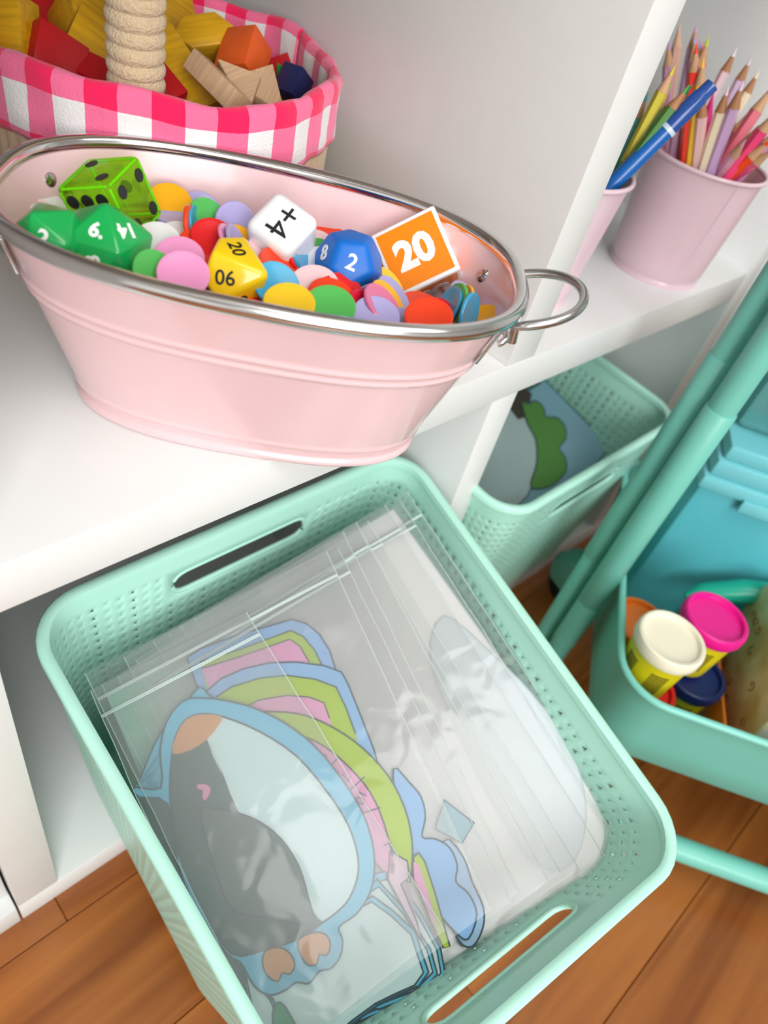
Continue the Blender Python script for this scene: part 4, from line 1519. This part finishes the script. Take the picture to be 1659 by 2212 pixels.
bag([(196, 1492), (532, 1322), (960, 2010), (560, 2330)], -0.0012, 'nearest clear zip bag, holding the penguin card', 1, 0.0008)
bag([(184, 1455), (705, 1190), (1062, 1965), (600, 2300)], -0.0030, 'clear zip bag just behind the penguin bag, holding the rainbow cut-outs', 2, 0.0008)
Q0 = [(215, 1470), (720, 1170), (1095, 1935), (640, 2290)]
Q1 = [(420, 1330), (872, 1072), (1398, 1835), (930, 2120)]
names = ['third clear bag from the left, its zip corner showing by the bin slot', 'fourth clear bag, fanned out right of the rainbow cards', 'fifth clear bag in the middle of the fan', 'sixth clear bag, right of the middle of the fan', 'seventh clear bag with the crumpled bright zip', 'eighth clear bag near the right-hand bin wall', 'ninth clear bag close to the right-hand bin wall', 'outermost clear bag pressed against the right-hand bin wall']
for k in range(8):
    f = (k / 7)
    jit = random.Random(k + 5)
    q = [(a[0] + (b[0] - a[0]) * f + jit.uniform(-18, 18), a[1] + (b[1] - a[1]) * f + jit.uniform(-16, 16)) for a, b in zip(Q0, Q1)]
    bag(q, -0.0085 - 0.0014 * k, names[k], 10 + k, 0.0011, 0.0008, fm=M_FILM3 if k > 2 else M_FILM)

# bin B contents
PB = (Vv((0.16, 0.10, -0.20)), Vv((-0.25, -0.45, 1)).normalized())


def cardB(label, pts, off, m, group=None):
    ps = [onPlane(q, PB[0] + PB[1] * off, PB[1]) for q in pts]
    root = empty('printed_card', sum(ps, Vv()) / len(ps), label, 'card', group)
    poly('card_sheet', pts, off, m, root, plane=PB)
    stroke('printed_edge', pts, off + 0.0001, 0.0014, M_OUT, root, plane=PB)
    return root


cardB('muted blue sheet lying in the right-hand mint bin', [(1020, 1000), (1140, 845), (1178, 822), (1318, 965), (1240, 1060), (1100, 1120)], 0, pm('dusty_blue', (128, 170, 186)))
cardB('dark green scalloped bush cut-out in the right-hand mint bin', smooth_pts([(1128, 870), (1142, 872), (1158, 866), (1174, 880), (1180, 900), (1204, 902), (1221, 922), (1222, 948), (1208, 968), (1222, 990), (1222, 1020), (1190, 1050), (1152, 1055), (1148, 1040), (1160, 1000), (1158, 950), (1140, 915)], 3), 0.002, pm('bush_green', (86, 140, 66)))
cardB('pale grey rounded card in the right-hand mint bin', smooth_pts([(1040, 960), (1080, 890), (1112, 870), (1132, 895), (1158, 945), (1160, 1000), (1140, 1070), (1080, 1110), (1030, 1080)], 3), 0.001, pm('fog', (176, 196, 196)))
cardB('dark brown card corner in the right-hand mint bin', [(1100, 880), (1126, 835), (1148, 850), (1136, 900), (1120, 905)], 0.0015, pm('umber', (72, 64, 56)))

# ================================================================ PENCIL CUPS


def cup(cx, cy, r0, r1, h, label, seam=None):
    root = empty('pencil_cup', (cx, cy, 0), label, 'cup', 'pink metal pencil cups')
    M = Matrix.Translation((cx, cy, 0))
    pr = [(r0 - 0.002, 0.003), (r0 - 0.001, 0.0), (r0, 0.0), (r0, 0.004), (r0 - 0.0008, 0.005)]
    for i in range(1, 12):
        f = i / 12
        pr.append((r0 + (r1 - r0) * f, h * f))
    pr += [(r1, h - 0.002)]
    inn = [(r1 - 0.0008, h - 0.002)] + [(r0 + (r1 - r0) * (1 - i / 10) - 0.0008, h * (1 - i / 10)) for i in range(1, 10)] + [(r0 - 0.001, 0.003)]
    lathe('cup_body', pr + inn, M_CUP, root, 64, True, True, M)
    tube('cup_rim', [(cx + (r1 + 0.0006) * math.cos(a * PI / 32), cy + (r1 + 0.0006) * math.sin(a * PI / 32), h - 0.0005) for a in range(64)], 0.0018, M_CUP, root, 10, True)
    if seam is not None:
        tube('seam', [(cx + (r0 + (r1 - r0) * f + 0.0001) * math.cos(seam + 0.1 * f), cy + (r0 + (r1 - r0) * f + 0.0001) * math.sin(seam + 0.1 * f), 0.006 + (h - 0.008) * f) for f in (0, .2, .4, .6, .8, 1)], 0.0005, M_CUP, root, 6)
    return root


c1 = (0.262, 0.047)
cup(c1[0], c1[1], 0.0405, 0.0485, 0.096, 'larger-looking pale pink metal cup crammed with pink and orange pencils', -2.2)
c2 = (0.100, 0.074)
cup(c2[0], c2[1], 0.0385, 0.0480, 0.096, 'pale pink metal cup half hidden by the divider, with green pencils')


def pencil(tip, low, cc, rgb, wood, lead, label, r=0.0041, kd=0.97, kind='pencil', group='coloured pencils in the pink cups', ln=None):
    z0 = 0.101
    L = onZ(low[0], low[1], z0)
    c = Vv((cc[0], cc[1], 0))
    d = Vv((L.x, L.y, 0)) - c
    if d.length > 0.041:
        # slide down the same sight line until it sits inside the mouth
        best = None
        for i in range(80):
            z = 0.101 + i * 0.001
            q = onZ(low[0], low[1], z)
            dd = (Vv((q.x, q.y, 0)) - c).length
            if best is None or dd < best[0]:
                best = (dd, q)
            if dd < 0.041:
                break
        L = best[1]
    tL = (L - CP).dot(RF) 
    Tp = at(tip[0], tip[1], tL * kd)
    X = Vv((L.x, L.y, 0)) - c
    if X.length > 0.040:
        X = X.normalized() * 0.040
    L = Vv((c.x + X.x, c.y + X.y, min(L.z, 0.101)))
    ax = (Tp - L).normalized()
    # foot: along the axis down to the cup floor, kept inside
    t = (L.z - 0.006) / max(0.15, ax.z)
    foot = L - ax * t
    fd = Vv((foot.x, foot.y, 0)) - c
    if fd.length > 0.032:
        fd = fd.normalized() * 0.032
        foot = Vv((c.x + fd.x, c.y + fd.y, 0.006))
    Tp = L + (L - foot).normalized() * (Tp - L).length
    ax = (Tp - foot).normalized()
    ln = (Tp - foot).length
    root = empty('colour_pencil' if kind == 'pencil' else kind, foot, label, 'pencil' if kind == 'pencil' else 'pen', group)
    M = frame(foot, ax)
    w = 0.016 * r / 0.0040
    n = 6 if kind == 'pencil' else 16
    V1, F1 = lathe_data([(r, 0), (r, ln - w)], n, True, False)
    o = mk('barrel', [M @ Vv(v) for v in V1], F1, mat('lacquer_%d_%d_%d' % rgb, rgb, 0.25, coat=0.4))
    rel(o, root)
    autosmooth(o, 40)
    if kind == 'pencil':
        V1, F1 = lathe_data([(r * 0.98, ln - w - 0.0004), (r * 0.36, ln - w * 0.36)], 16, False)
        o = mk('sharpened_wood', [M @ Vv(v) for v in V1], F1, mat('wood_%d_%d_%d' % wood, wood, 0.6))
        rel(o, root)
        autosmooth(o, 40)
        V1, F1 = lathe_data([(r * 0.37, ln - w * 0.37), (r * 0.06, ln), (0.00001, ln + 0.0001)], 12, False)
        o = mk('lead', [M @ Vv(v) for v in V1], F1, mat('lead_%d_%d_%d' % lead, lead, 0.4))
        rel(o, root)
        autosmooth(o, 40)
    return root, M, ln


WD = (206, 160, 122)
WD2 = (176, 124, 84)
PL = [
 ((1467, 98), (1453, 335), (250, 62, 44), WD, (255, 60, 30), 'neon red pencil at the left front of the larger cup', .0042),
 ((1505, 52), (1486, 230), (222, 180, 214), WD, (226, 170, 210), 'tall lavender pink pencil, the highest in the middle of the cup'),
 ((1469, 49), (1442, 221), (214, 168, 150), (220, 180, 150), (224, 190, 170), 'tall pale wood pencil at the left rear of the cup'),
 ((1531, 79), (1508, 210), (240, 144, 148), WD, (206, 228, 30), 'salmon pencil with a bright lime tip', .0044),
 ((1592, 104), (1535, 210), (238, 208, 214), WD2, (246, 236, 236), 'pale pink pencil with a white tip leaning right'),
 ((1624, 123), (1573, 221), (222, 196, 226), WD2, (232, 214, 232), 'lilac pencil leaning right with a pale lilac tip'),
 ((1641, 152), (1573, 265), (240, 224, 188), WD2, (240, 230, 196), 'cream pencil leaning furthest right'),
 ((1581, 163), (1539, 376), (204, 170, 212), WD2, (236, 206, 236), 'lavender pencil standing at the front of the cup', .0044),
 ((1558, 177), (1513, 362), (238, 222, 194), WD2, (246, 206, 214), 'cream pencil beside the lavender one at the front', .0042),
 ((1491, 196), (1493, 350), (232, 190, 186), WD2, (232, 200, 196), 'dusty pink pencil at the front left of the cup'),
 ((1475, 127), (1477, 342), (246, 196, 60), WD, (250, 200, 40), 'yellow pencil just behind the neon red one'),
 ((1479, 85), (1490, 300), (232, 160, 196), WD, (214, 170, 226), 'rose pencil behind the yellow one'),
 ((1487, 95), (1500, 300), (196, 170, 214), WD, (200, 170, 226), 'slim mauve pencil in the middle of the cup'),
 ((1535, 200), (1506, 330), (224, 40, 136), (224, 40, 136), (224, 40, 136), 'striped magenta pencil in the middle of the cup', .0048),
 ((1668, 190), (1566, 340), (232, 110, 130), WD, (220, 90, 110), 'salmon pink pencil with silver lettering leaning out to the right', .0050),
 ((1680, 225), (1585, 375), (250, 74, 130), WD, (250, 70, 130), 'hot pink pencil leaning right beneath the lettered one', .0046),
 ((1690, 260), (1606, 370), (206, 150, 196), WD, (206, 150, 196), 'mauve pencil leaning right under the hot pink one', .0046),
 ((1672, 298), (1608, 392), (252, 76, 20), WD, (252, 76, 20), 'bright orange-red pencil at the right front of the cup', .0046),
 ((1611, 302), (1578, 390), (240, 172, 200), (206, 160, 130), (246, 170, 200), 'short pink pencil standing low at the front rim'),
 ((1628, 233), (1575, 300), (232, 130, 50), WD, (220, 120, 50), 'orange pencil lying behind the lettered pink one'),
 ((1680, 340), (1630, 398), (232, 86, 130), WD, (232, 86, 130), 'deep pink pencil at the right end of the cup rim'),
 ((1446, 88), (1436, 200), (206, 150, 180), WD, (206, 160, 200), 'mauve pencil beside the divider edge'),
 ((1520, 90), (1500, 260), (206, 110, 110), WD, (240, 150, 150), 'brick pink pencil behind the salmon one'),
 ((1592, 245), (1560, 330), (226, 50, 90), WD, (226, 50, 90), 'short raspberry pencil between the cream ones'),
 ((1640, 270), (1570, 360), (240, 120, 100), WD, (240, 120, 100), 'coral pencil low behind the pink ones'),
 ((1601, 200), (1560, 300), (236, 206, 160), WD, (236, 206, 160), 'sand coloured pencil behind the lavender one'),
]
res = []
for p in PL:
    res.append(pencil(p[0], p[1], c1, p[2], p[3], p[4], p[5], *(p[6:] or ())))
rt, Mx, ln = res[14]
text('foil_lettering', 'PRISMACOLOR', Mx @ Matrix.Translation((0, 0, ln * 0.52)) @ frame((-0.0047, 0.0, 0), (-1, 0, 0), (0, 1, 0)) @ Matrix.Rotation(PI / 2, 4, 'Z'), 0.0048, mat('foil', (236, 226, 230), 0.3), rt, 0.0, 0.0003)
GRD = [
 ((1452, 177), (1385, 275), (120, 150, 40), WD, (110, 170, 60), 'olive green pencil, leftmost tip above the blue pen', .0040),
 ((1478, 180), (1385, 300), (70, 130, 50), WD2, (90, 160, 60), 'mid green pencil between two other greens', .0040),
 ((1483, 193), (1350, 350), (16, 124, 84), (216, 150, 110), (20, 130, 100), 'dark green pencil lying along the blue pen', .0052),
 ((1407, 263), (1340, 330), (90, 140, 160), (216, 150, 110), (130, 160, 190), 'grey-blue tipped pencil low in the half hidden cup', .0040),
 ((1400, 200), (1360, 290), (70, 180, 160), WD, (70, 190, 170), 'turquoise pencil just clear of the divider', .0040),
 ((1425, 130), (1400, 240), (206, 190, 40), WD, (210, 200, 40), 'mustard yellow pencil behind the greens', .0040),
]
for p in GRD:
    pencil(p[0], p[1], c2, p[2], p[3], p[4], p[5], *(p[6:] or ()), kd=0.985)
rt, Mx, ln = pencil((1529, 196), (1356, 366), c2, (24, 100, 180), WD, WD, 'translucent blue felt pen sticking out of the half hidden cup', 0.0056, kd=0.97, kind='felt_pen', group=None)
V1, F1 = lathe_data([(0.0058, ln - 0.034), (0.0058, ln - 0.010), (0.0050, ln - 0.008), (0.0046, ln), (0.0, ln)], 20, True)
o = mk('pen_cap', [Mx @ Vv(v) for v in V1], F1, mat('pen_clear_blue', (60, 110, 200), 0.08, trans=0.5))
rel(o, rt)
autosmooth(o, 40)
V1, F1 = lathe_data([(0.0061, ln - 0.036), (0.0061, ln - 0.033)], 20, True, True)
o = mk('cap_ring', [Mx @ Vv(v) for v in V1], F1, mat('pen_clear', (200, 220, 235), 0.1))
rel(o, rt)

# ================================================================ CART
CC = Vv((0.052, -0.19, 0))
E1 = Vv((0.84, 0.55, 0)).normalized()
E2 = Vv((E1.y, -E1.x, 0))


def cpt(a, b, z):
    return CC + E1 * a + E2 * b + Vv((0, 0, z))


cart = empty('rolling_cart', cpt(0.17, 0.22, ZF), 'teal metal rolling cart with tubular legs at the right edge', 'cart')
M_TD = M_TEAL


def rrect(a0, a1, b0, b1, z, r, n=8):
    out = []
    for (ca, cb, s) in ((a1 - r, b1 - r, 0), (a0 + r, b1 - r, 1), (a0 + r, b0 + r, 2), (a1 - r, b0 + r, 3)):
        for k in range(n + 1):
            t = (s + k / n) * PI / 2
            out.append(cpt(ca + r * math.cos(t), cb + r * math.sin(t), z))
    return out


ZT, ZTB = -0.200, -0.297
la = [(ZT, 0.0, 0.040), (ZT - 0.003, 0.0010, 0.040), (ZT - 0.02, 0.003, 0.038), (ZT - 0.06, 0.007, 0.037), (ZTB + 0.006, 0.011, 0.036), (ZTB, 0.015, 0.034)]
rings = [rrect(i - 0.005, 0.31 - i, i - 0.016, 0.45 - i, z, r) for z, i, r in la]
rings += [rrect(i - 0.0035, 0.31 - i - 0.0015, i - 0.0145, 0.45 - i - 0.0015, z + 0.0015 * (z < ZT), r - 0.0015) for z, i, r in reversed(la)]
n = len(rings[0])
V = [v for r in rings for v in r]
F = []
for j in range(len(rings) - 1):
    for i in range(n):
        F.append((j * n + i, j * n + (i + 1) % n, (j + 1) * n + (i + 1) % n, (j + 1) * n + i))
F.append(tuple(range((6 - 1) * n, 6 * n)))
F.append(tuple(range((len(rings) - 1) * n, len(rings) * n)))
# the two floor sheets: outer bottom ring (index 5) and inner bottom ring (index 6)
F = F[:-2]
F = [f for f in F if not (f[0] // n == 5 and f[3] // n == 6)]
V2 = V
F2 = []
rr_ = rings[:6]
ri_ = rings[6:]
V = [v for r in rr_ for v in r] + [v for r in ri_ for v in r]
for j in range(5):
    for i in range(n):
        F2.append((j * n + i, j * n + (i + 1) % n, (j + 1) * n + (i + 1) % n, (j + 1) * n + i))
        F2.append(((6 + j) * n + i, (6 + j) * n + (i + 1) % n, (7 + j) * n + (i + 1) % n, (7 + j) * n + i))
F2.append(tuple(5 * n + i for i in range(n)))
F2.append(tuple(6 * n + i for i in range(n)))
o = mk('tray', V, F2, M_TEAL)
rel(o, cart)
autosmooth(o, 40)
tube('tray_rim', rrect(-0.005, 0.31, -0.016, 0.45, ZT + 0.001, 0.040), 0.0032, mat('teal_light', (130, 208, 194), 0.3), cart, 10, True)
# posts (B in front, A beside it) with slightly wider sleeves
pB = Vv((0.1316, -0.1019, 0))
pA = Vv((0.1437, -0.0796, 0))
for nm, p, z0, z1, r in (('post', pB, -0.345, 0.60, 0.0105), ('post', pA, -0.345, 0.60, 0.0098)):
    tube(nm, [p + Vv((0, 0, z0)), p + Vv((0, 0, z1))], r, M_TEAL, cart, 28)
for p, z0, z1, r in ((pB, -0.235, -0.008, 0.0117), (pA, -0.20, 0.020, 0.0108)):
    tube('sleeve', [p + Vv((0, 0, z0)), p + Vv((0, 0, z0 + 0.0006)), p + Vv((0, 0, z1 - 0.0006)), p + Vv((0, 0, z1))], [r - 0.0006, r, r, r - 0.0006], M_TEAL, cart, 28)
for p, z0, z1, r in ((pB, -0.30, -0.236, 0.0114),):
    tube('sleeve', [p + Vv((0, 0, z0)), p + Vv((0, 0, z1))], r, M_TEAL, cart, 28)
# bottom frame: bar along the long side, turning to the post feet
zb = -0.338
pts = [cpt(-0.036, 0.46, zb), cpt(-0.036, 0.02, zb)] + [cpt(-0.036 + 0.04 * (1 - math.cos(t * PI / 16)), 0.02 - 0.045 * math.sin(t * PI / 16), zb) for t in range(1, 9)] + [Vv((pB.x, pB.y, zb))]
tube('bottom_bar', pts, 0.0108, M_TEAL, cart, 20)
# casters
for ci, (cx, cy) in enumerate((((0.2600), (-0.0440)), (cpt(0.30, 0.47, 0).x, cpt(0.30, 0.47, 0).y))):
    axd = Vv((0.9, -0.25, 0)).normalized()
    wc = Vv((cx, cy, -0.360))
    for s_ in (-0.009, 0.009):
        V1, F1 = lathe_data([(0.0, -0.006), (0.021, -0.006), (0.0245, -0.004), (0.0245, 0.004), (0.021, 0.006), (0.0, 0.006)], 36, False)
        Mw_ = frame(wc + axd * s_, axd)
        o = mk('caster_wheel', [Mw_ @ Vv(v) for v in V1], F1, M_RUB)
        rel(o, cart)
        autosmooth(o, 40)
    prof_ = [(0.0, -0.018), (0.024, -0.017), (0.0305, -0.009), (0.0308, 0.009), (0.024, 0.017), (0.0, 0.018)]
    V1, F1 = lathe_data(prof_, 40, False)
    Mw_ = frame(wc + Vv((-0.004, 0, 0.019)), axd)
    V1 = [Mw_ @ Vv(v) for v in V1]
    for i, v in enumerate(V1):
        if v.z < -0.358:
            v.z = -0.358
    o = mk('caster_hood', V1, F1, M_TEAL)
    rel(o, cart)
    autosmooth(o, 40)
    tube('caster_stem', [wc + Vv((0, 0, 0.03)), wc + Vv((0, 0, 0.075))], 0.006, M_TEAL, cart, 12)

# dough pots, two high


def pot(a_, b_, z0, lid, body, label, tilt=(0, 0, 1), group='small dough pots in the cart tray', deco=True):
    c0 = Vv((a_, b_, z0))
    root = empty('dough_pot', c0, label, 'pot', group)
    M = frame(c0, tilt, E2)
    lathe('pot_body', [(0.0215, 0.0), (0.0225, 0.001), (0.0255, 0.050), (0.0255, 0.052)], body, root, 40, True, True, M)
    lm = lid
    lathe('lid', [(0.0262, 0.0475), (0.0276, 0.0480), (0.0285, 0.0500), (0.0285, 0.0555), (0.0276, 0.0590), (0.0262, 0.0600), (0.0240, 0.0596), (0.0232, 0.0570), (0.0228, 0.0560), (0.0, 0.0558)], lm, root, 48, True, False, M)
    if deco:
        dk = mat('label_ink', (88, 78, 20), 0.6)
        for (ph0, w_, z_, n_) in ((-1.35, 0.50, 0.012, 9), (-0.30, 0.60, 0.012, 9)):
            for k in range(n_):
                V_, F_ = [], []
                zz = z_ + k * 0.0030
                for q in range(9):
                    a = ph0 + w_ * q / 8
                    rr = 0.0225 + (0.0030) * zz / 0.05 + 0.0003
                    V_ += [M @ Vv((rr * math.cos(a), rr * math.sin(a), zz)), M @ Vv((rr * math.cos(a), rr * math.sin(a), zz + 0.0017))]
                for q in range(8):
                    F_.append((2 * q, 2 * q + 2, 2 * q + 3, 2 * q + 1))
                o = mk('label_print', V_, F_, dk)
                rel(o, root)
    return root


M_PY = mat('pot_yellow', (222, 204, 20), 0.4)
M_LW = mat('lid_cream', (240, 234, 210), 0.4)
M_LM = mat('lid_magenta', (232, 20, 140), 0.35)
M_LO = mat('lid_orange', (236, 120, 30), 0.4)
M_LR = mat('lid_red', (226, 40, 36), 0.4)
M_LN = mat('lid_navy', (20, 36, 96), 0.4)
zt = ZTB + 0.002
pot(0.0935, -0.1790, -0.2290, M_LW, M_PY, 'cream-lidded yellow dough pot stacked at the front of the tray')
pot(0.0975, -0.1870, zt, M_LR, M_PY, 'red-lidded dough pot underneath the cream-lidded one')
pot(0.1560, -0.1905, -0.2350, M_LM, M_PY, 'magenta-lidded yellow dough pot right of the cream one')
pot(0.1520, -0.2080, zt, M_LN, M_PY, 'navy-lidded dough pot underneath the magenta-lidded one')
pot(0.1560, -0.1440, zt, M_LO, mat('pot_red', (190, 40, 30), 0.4), 'orange-lidded red dough pot standing on the tray floor behind the cream one', deco=False)

# orange open box, gold patterned box, teal roll, blue lidded box
M_OB = mat('orange_plastic', (232, 132, 40), 0.4)
ob = empty('orange_tray', cpt(0.09, 0.10, zt), 'orange plastic tray standing in the cart behind the dough pots', 'tray')


def cbox(name, a0, a1, b0, b1, z0, z1, m, parent, bev=0.0008):
    bm = boxv(a0, a1, b0, b1, z0, z1, bev)
    Mx_ = Matrix((E1, E2, Vv((0, 0, -1)))).transposed().to_4x4()
    # right-handed basis: E1 x E2 points down, so mirror through z
    for v in bm.verts:
        v.co = cpt(v.co.x, v.co.y, v.co.z)
    bmesh.ops.reverse_faces(bm, faces=bm.faces[:])
    o = from_bm(name, bm, m)
    rel(o, parent)
    return autosmooth(o)


cbox('tray_floor', 0.018, 0.150, 0.104, 0.118, zt + 0.0005, zt + 0.003, M_OB, ob)
cbox('tray_side', 0.018, 0.150, 0.101, 0.104, zt + 0.0005, zt + 0.045, M_OB, ob)
M_GOLD = mat('gold_print', (240, 218, 170), 0.42, metal=0.1, var=0.0, vscale=26, rgb2=(206, 172, 100), bump=0.3, bscale=80)
gb = empty('gold_box', cpt(0.09, 0.15, zt), 'gold floral patterned box standing at the right edge of the tray', 'box')
cbox('box_cover', 0.030, 0.165, 0.118, 0.121, zt + 0.0005, -0.182, M_GOLD, gb)
cbox('page_block', 0.033, 0.162, 0.1215, 0.158, zt + 0.003, -0.185, mat('page_white', (236, 226, 214), 0.8), gb)
cbox('back_cover', 0.030, 0.165, 0.1585, 0.1615, zt + 0.0005, -0.182, M_GOLD, gb)
rnd = random.Random(4)
for k in range(14):
    a0 = rnd.uniform(0.04, 0.155)
    z0 = rnd.uniform(zt + 0.01, -0.195)
    pts = [cpt(a0 + 0.006 * (t / 10) * math.cos(t * 0.7 + k), 0.1175, z0 + 0.006 * (t / 10) * math.sin(t * 0.7 + k)) for t in range(11)]
    tube('gold_scroll', pts, 0.0005, mat('scroll_ink', (150, 112, 40), 0.4), gb, 6)
M_BX = mat('aqua_plastic', (88, 184, 196), 0.3, spec=0.4)
M_BLD = mat('aqua_lid', (118, 202, 210), 0.22, spec=0.5)
bx = empty('lidded_box', cpt(0.26, 0.15, zt), 'large aqua plastic box with clip-on lid standing in the cart', 'box')
b0_, b1_ = 0.018, 0.36
cbox('box_body', 0.192, 0.298, b0_ + 0.004, b1_, zt + 0.0005, -0.128, M_BX, bx, 0.006)
cbox('box_lid', 0.186, 0.304, b0_, b1_ + 0.004, -0.127, -0.112, M_BLD, bx, 0.004)
cbox('lid_step', 0.190, 0.300, b0_ + 0.004, b1_, -0.1125, -0.095, M_BLD, bx, 0.004)
cbox('lid_top', 0.194, 0.296, b0_ + 0.008, b1_ - 0.004, -0.0955, -0.080, M_BLD, bx, 0.004)
cbox('lid_clip', 0.182, 0.187, 0.060, 0.110, -0.135, -0.122, M_BLD, bx, 0.0015)
M_AQC = mat('aqua_clear', (120, 196, 196), 0.15, trans=0.5)
bx2 = empty('clear_box', cpt(0.30, 0.10, -0.080), 'see-through aqua tub with a blue item standing on the lidded box', 'box')
cbox('tub_wall', 0.225, 0.285, 0.030, 0.30, -0.0795, 0.02, M_AQC, bx2, 0.008)
tube('blue_ring', [cpt(0.221, 0.075 + 0.026 * math.cos(t * PI / 16), -0.035 + 0.026 * math.sin(t * PI / 16)) for t in range(32)], 0.003, mat('ring_blue', (40, 140, 190), 0.3), bx2, 10, True)
lathe('blue_knob', [(0.011, 0), (0.012, 0.004), (0.009, 0.008), (0.0, 0.009)], mat('knob_blue', (30, 110, 170), 0.3), bx2, 24, True, False, frame(cpt(0.2245, 0.078, -0.034), -E1))
rl = tube('teal_roll', [cpt(0.176, 0.085, zt + 0.0125), cpt(0.176, 0.28, zt + 0.0125)], [0.012, 0.012], mat('teal_gloss', (30, 176, 150), 0.25), None, 20)
tag(rl, 'glossy teal roll lying at the foot of the aqua box', 'roll')
rl = tube('teal_roll', [cpt(0.160, 0.062, -0.232), cpt(0.165, 0.075, -0.224), cpt(0.170, 0.11, -0.210), cpt(0.172, 0.16, -0.198), cpt(0.172, 0.24, -0.190)], [0.004, 0.009, 0.012, 0.013, 0.013], mat('teal_gloss', (30, 176, 150), 0.25), None, 20)
tag(rl, 'upper glossy teal roll reaching in from the right edge', 'roll')
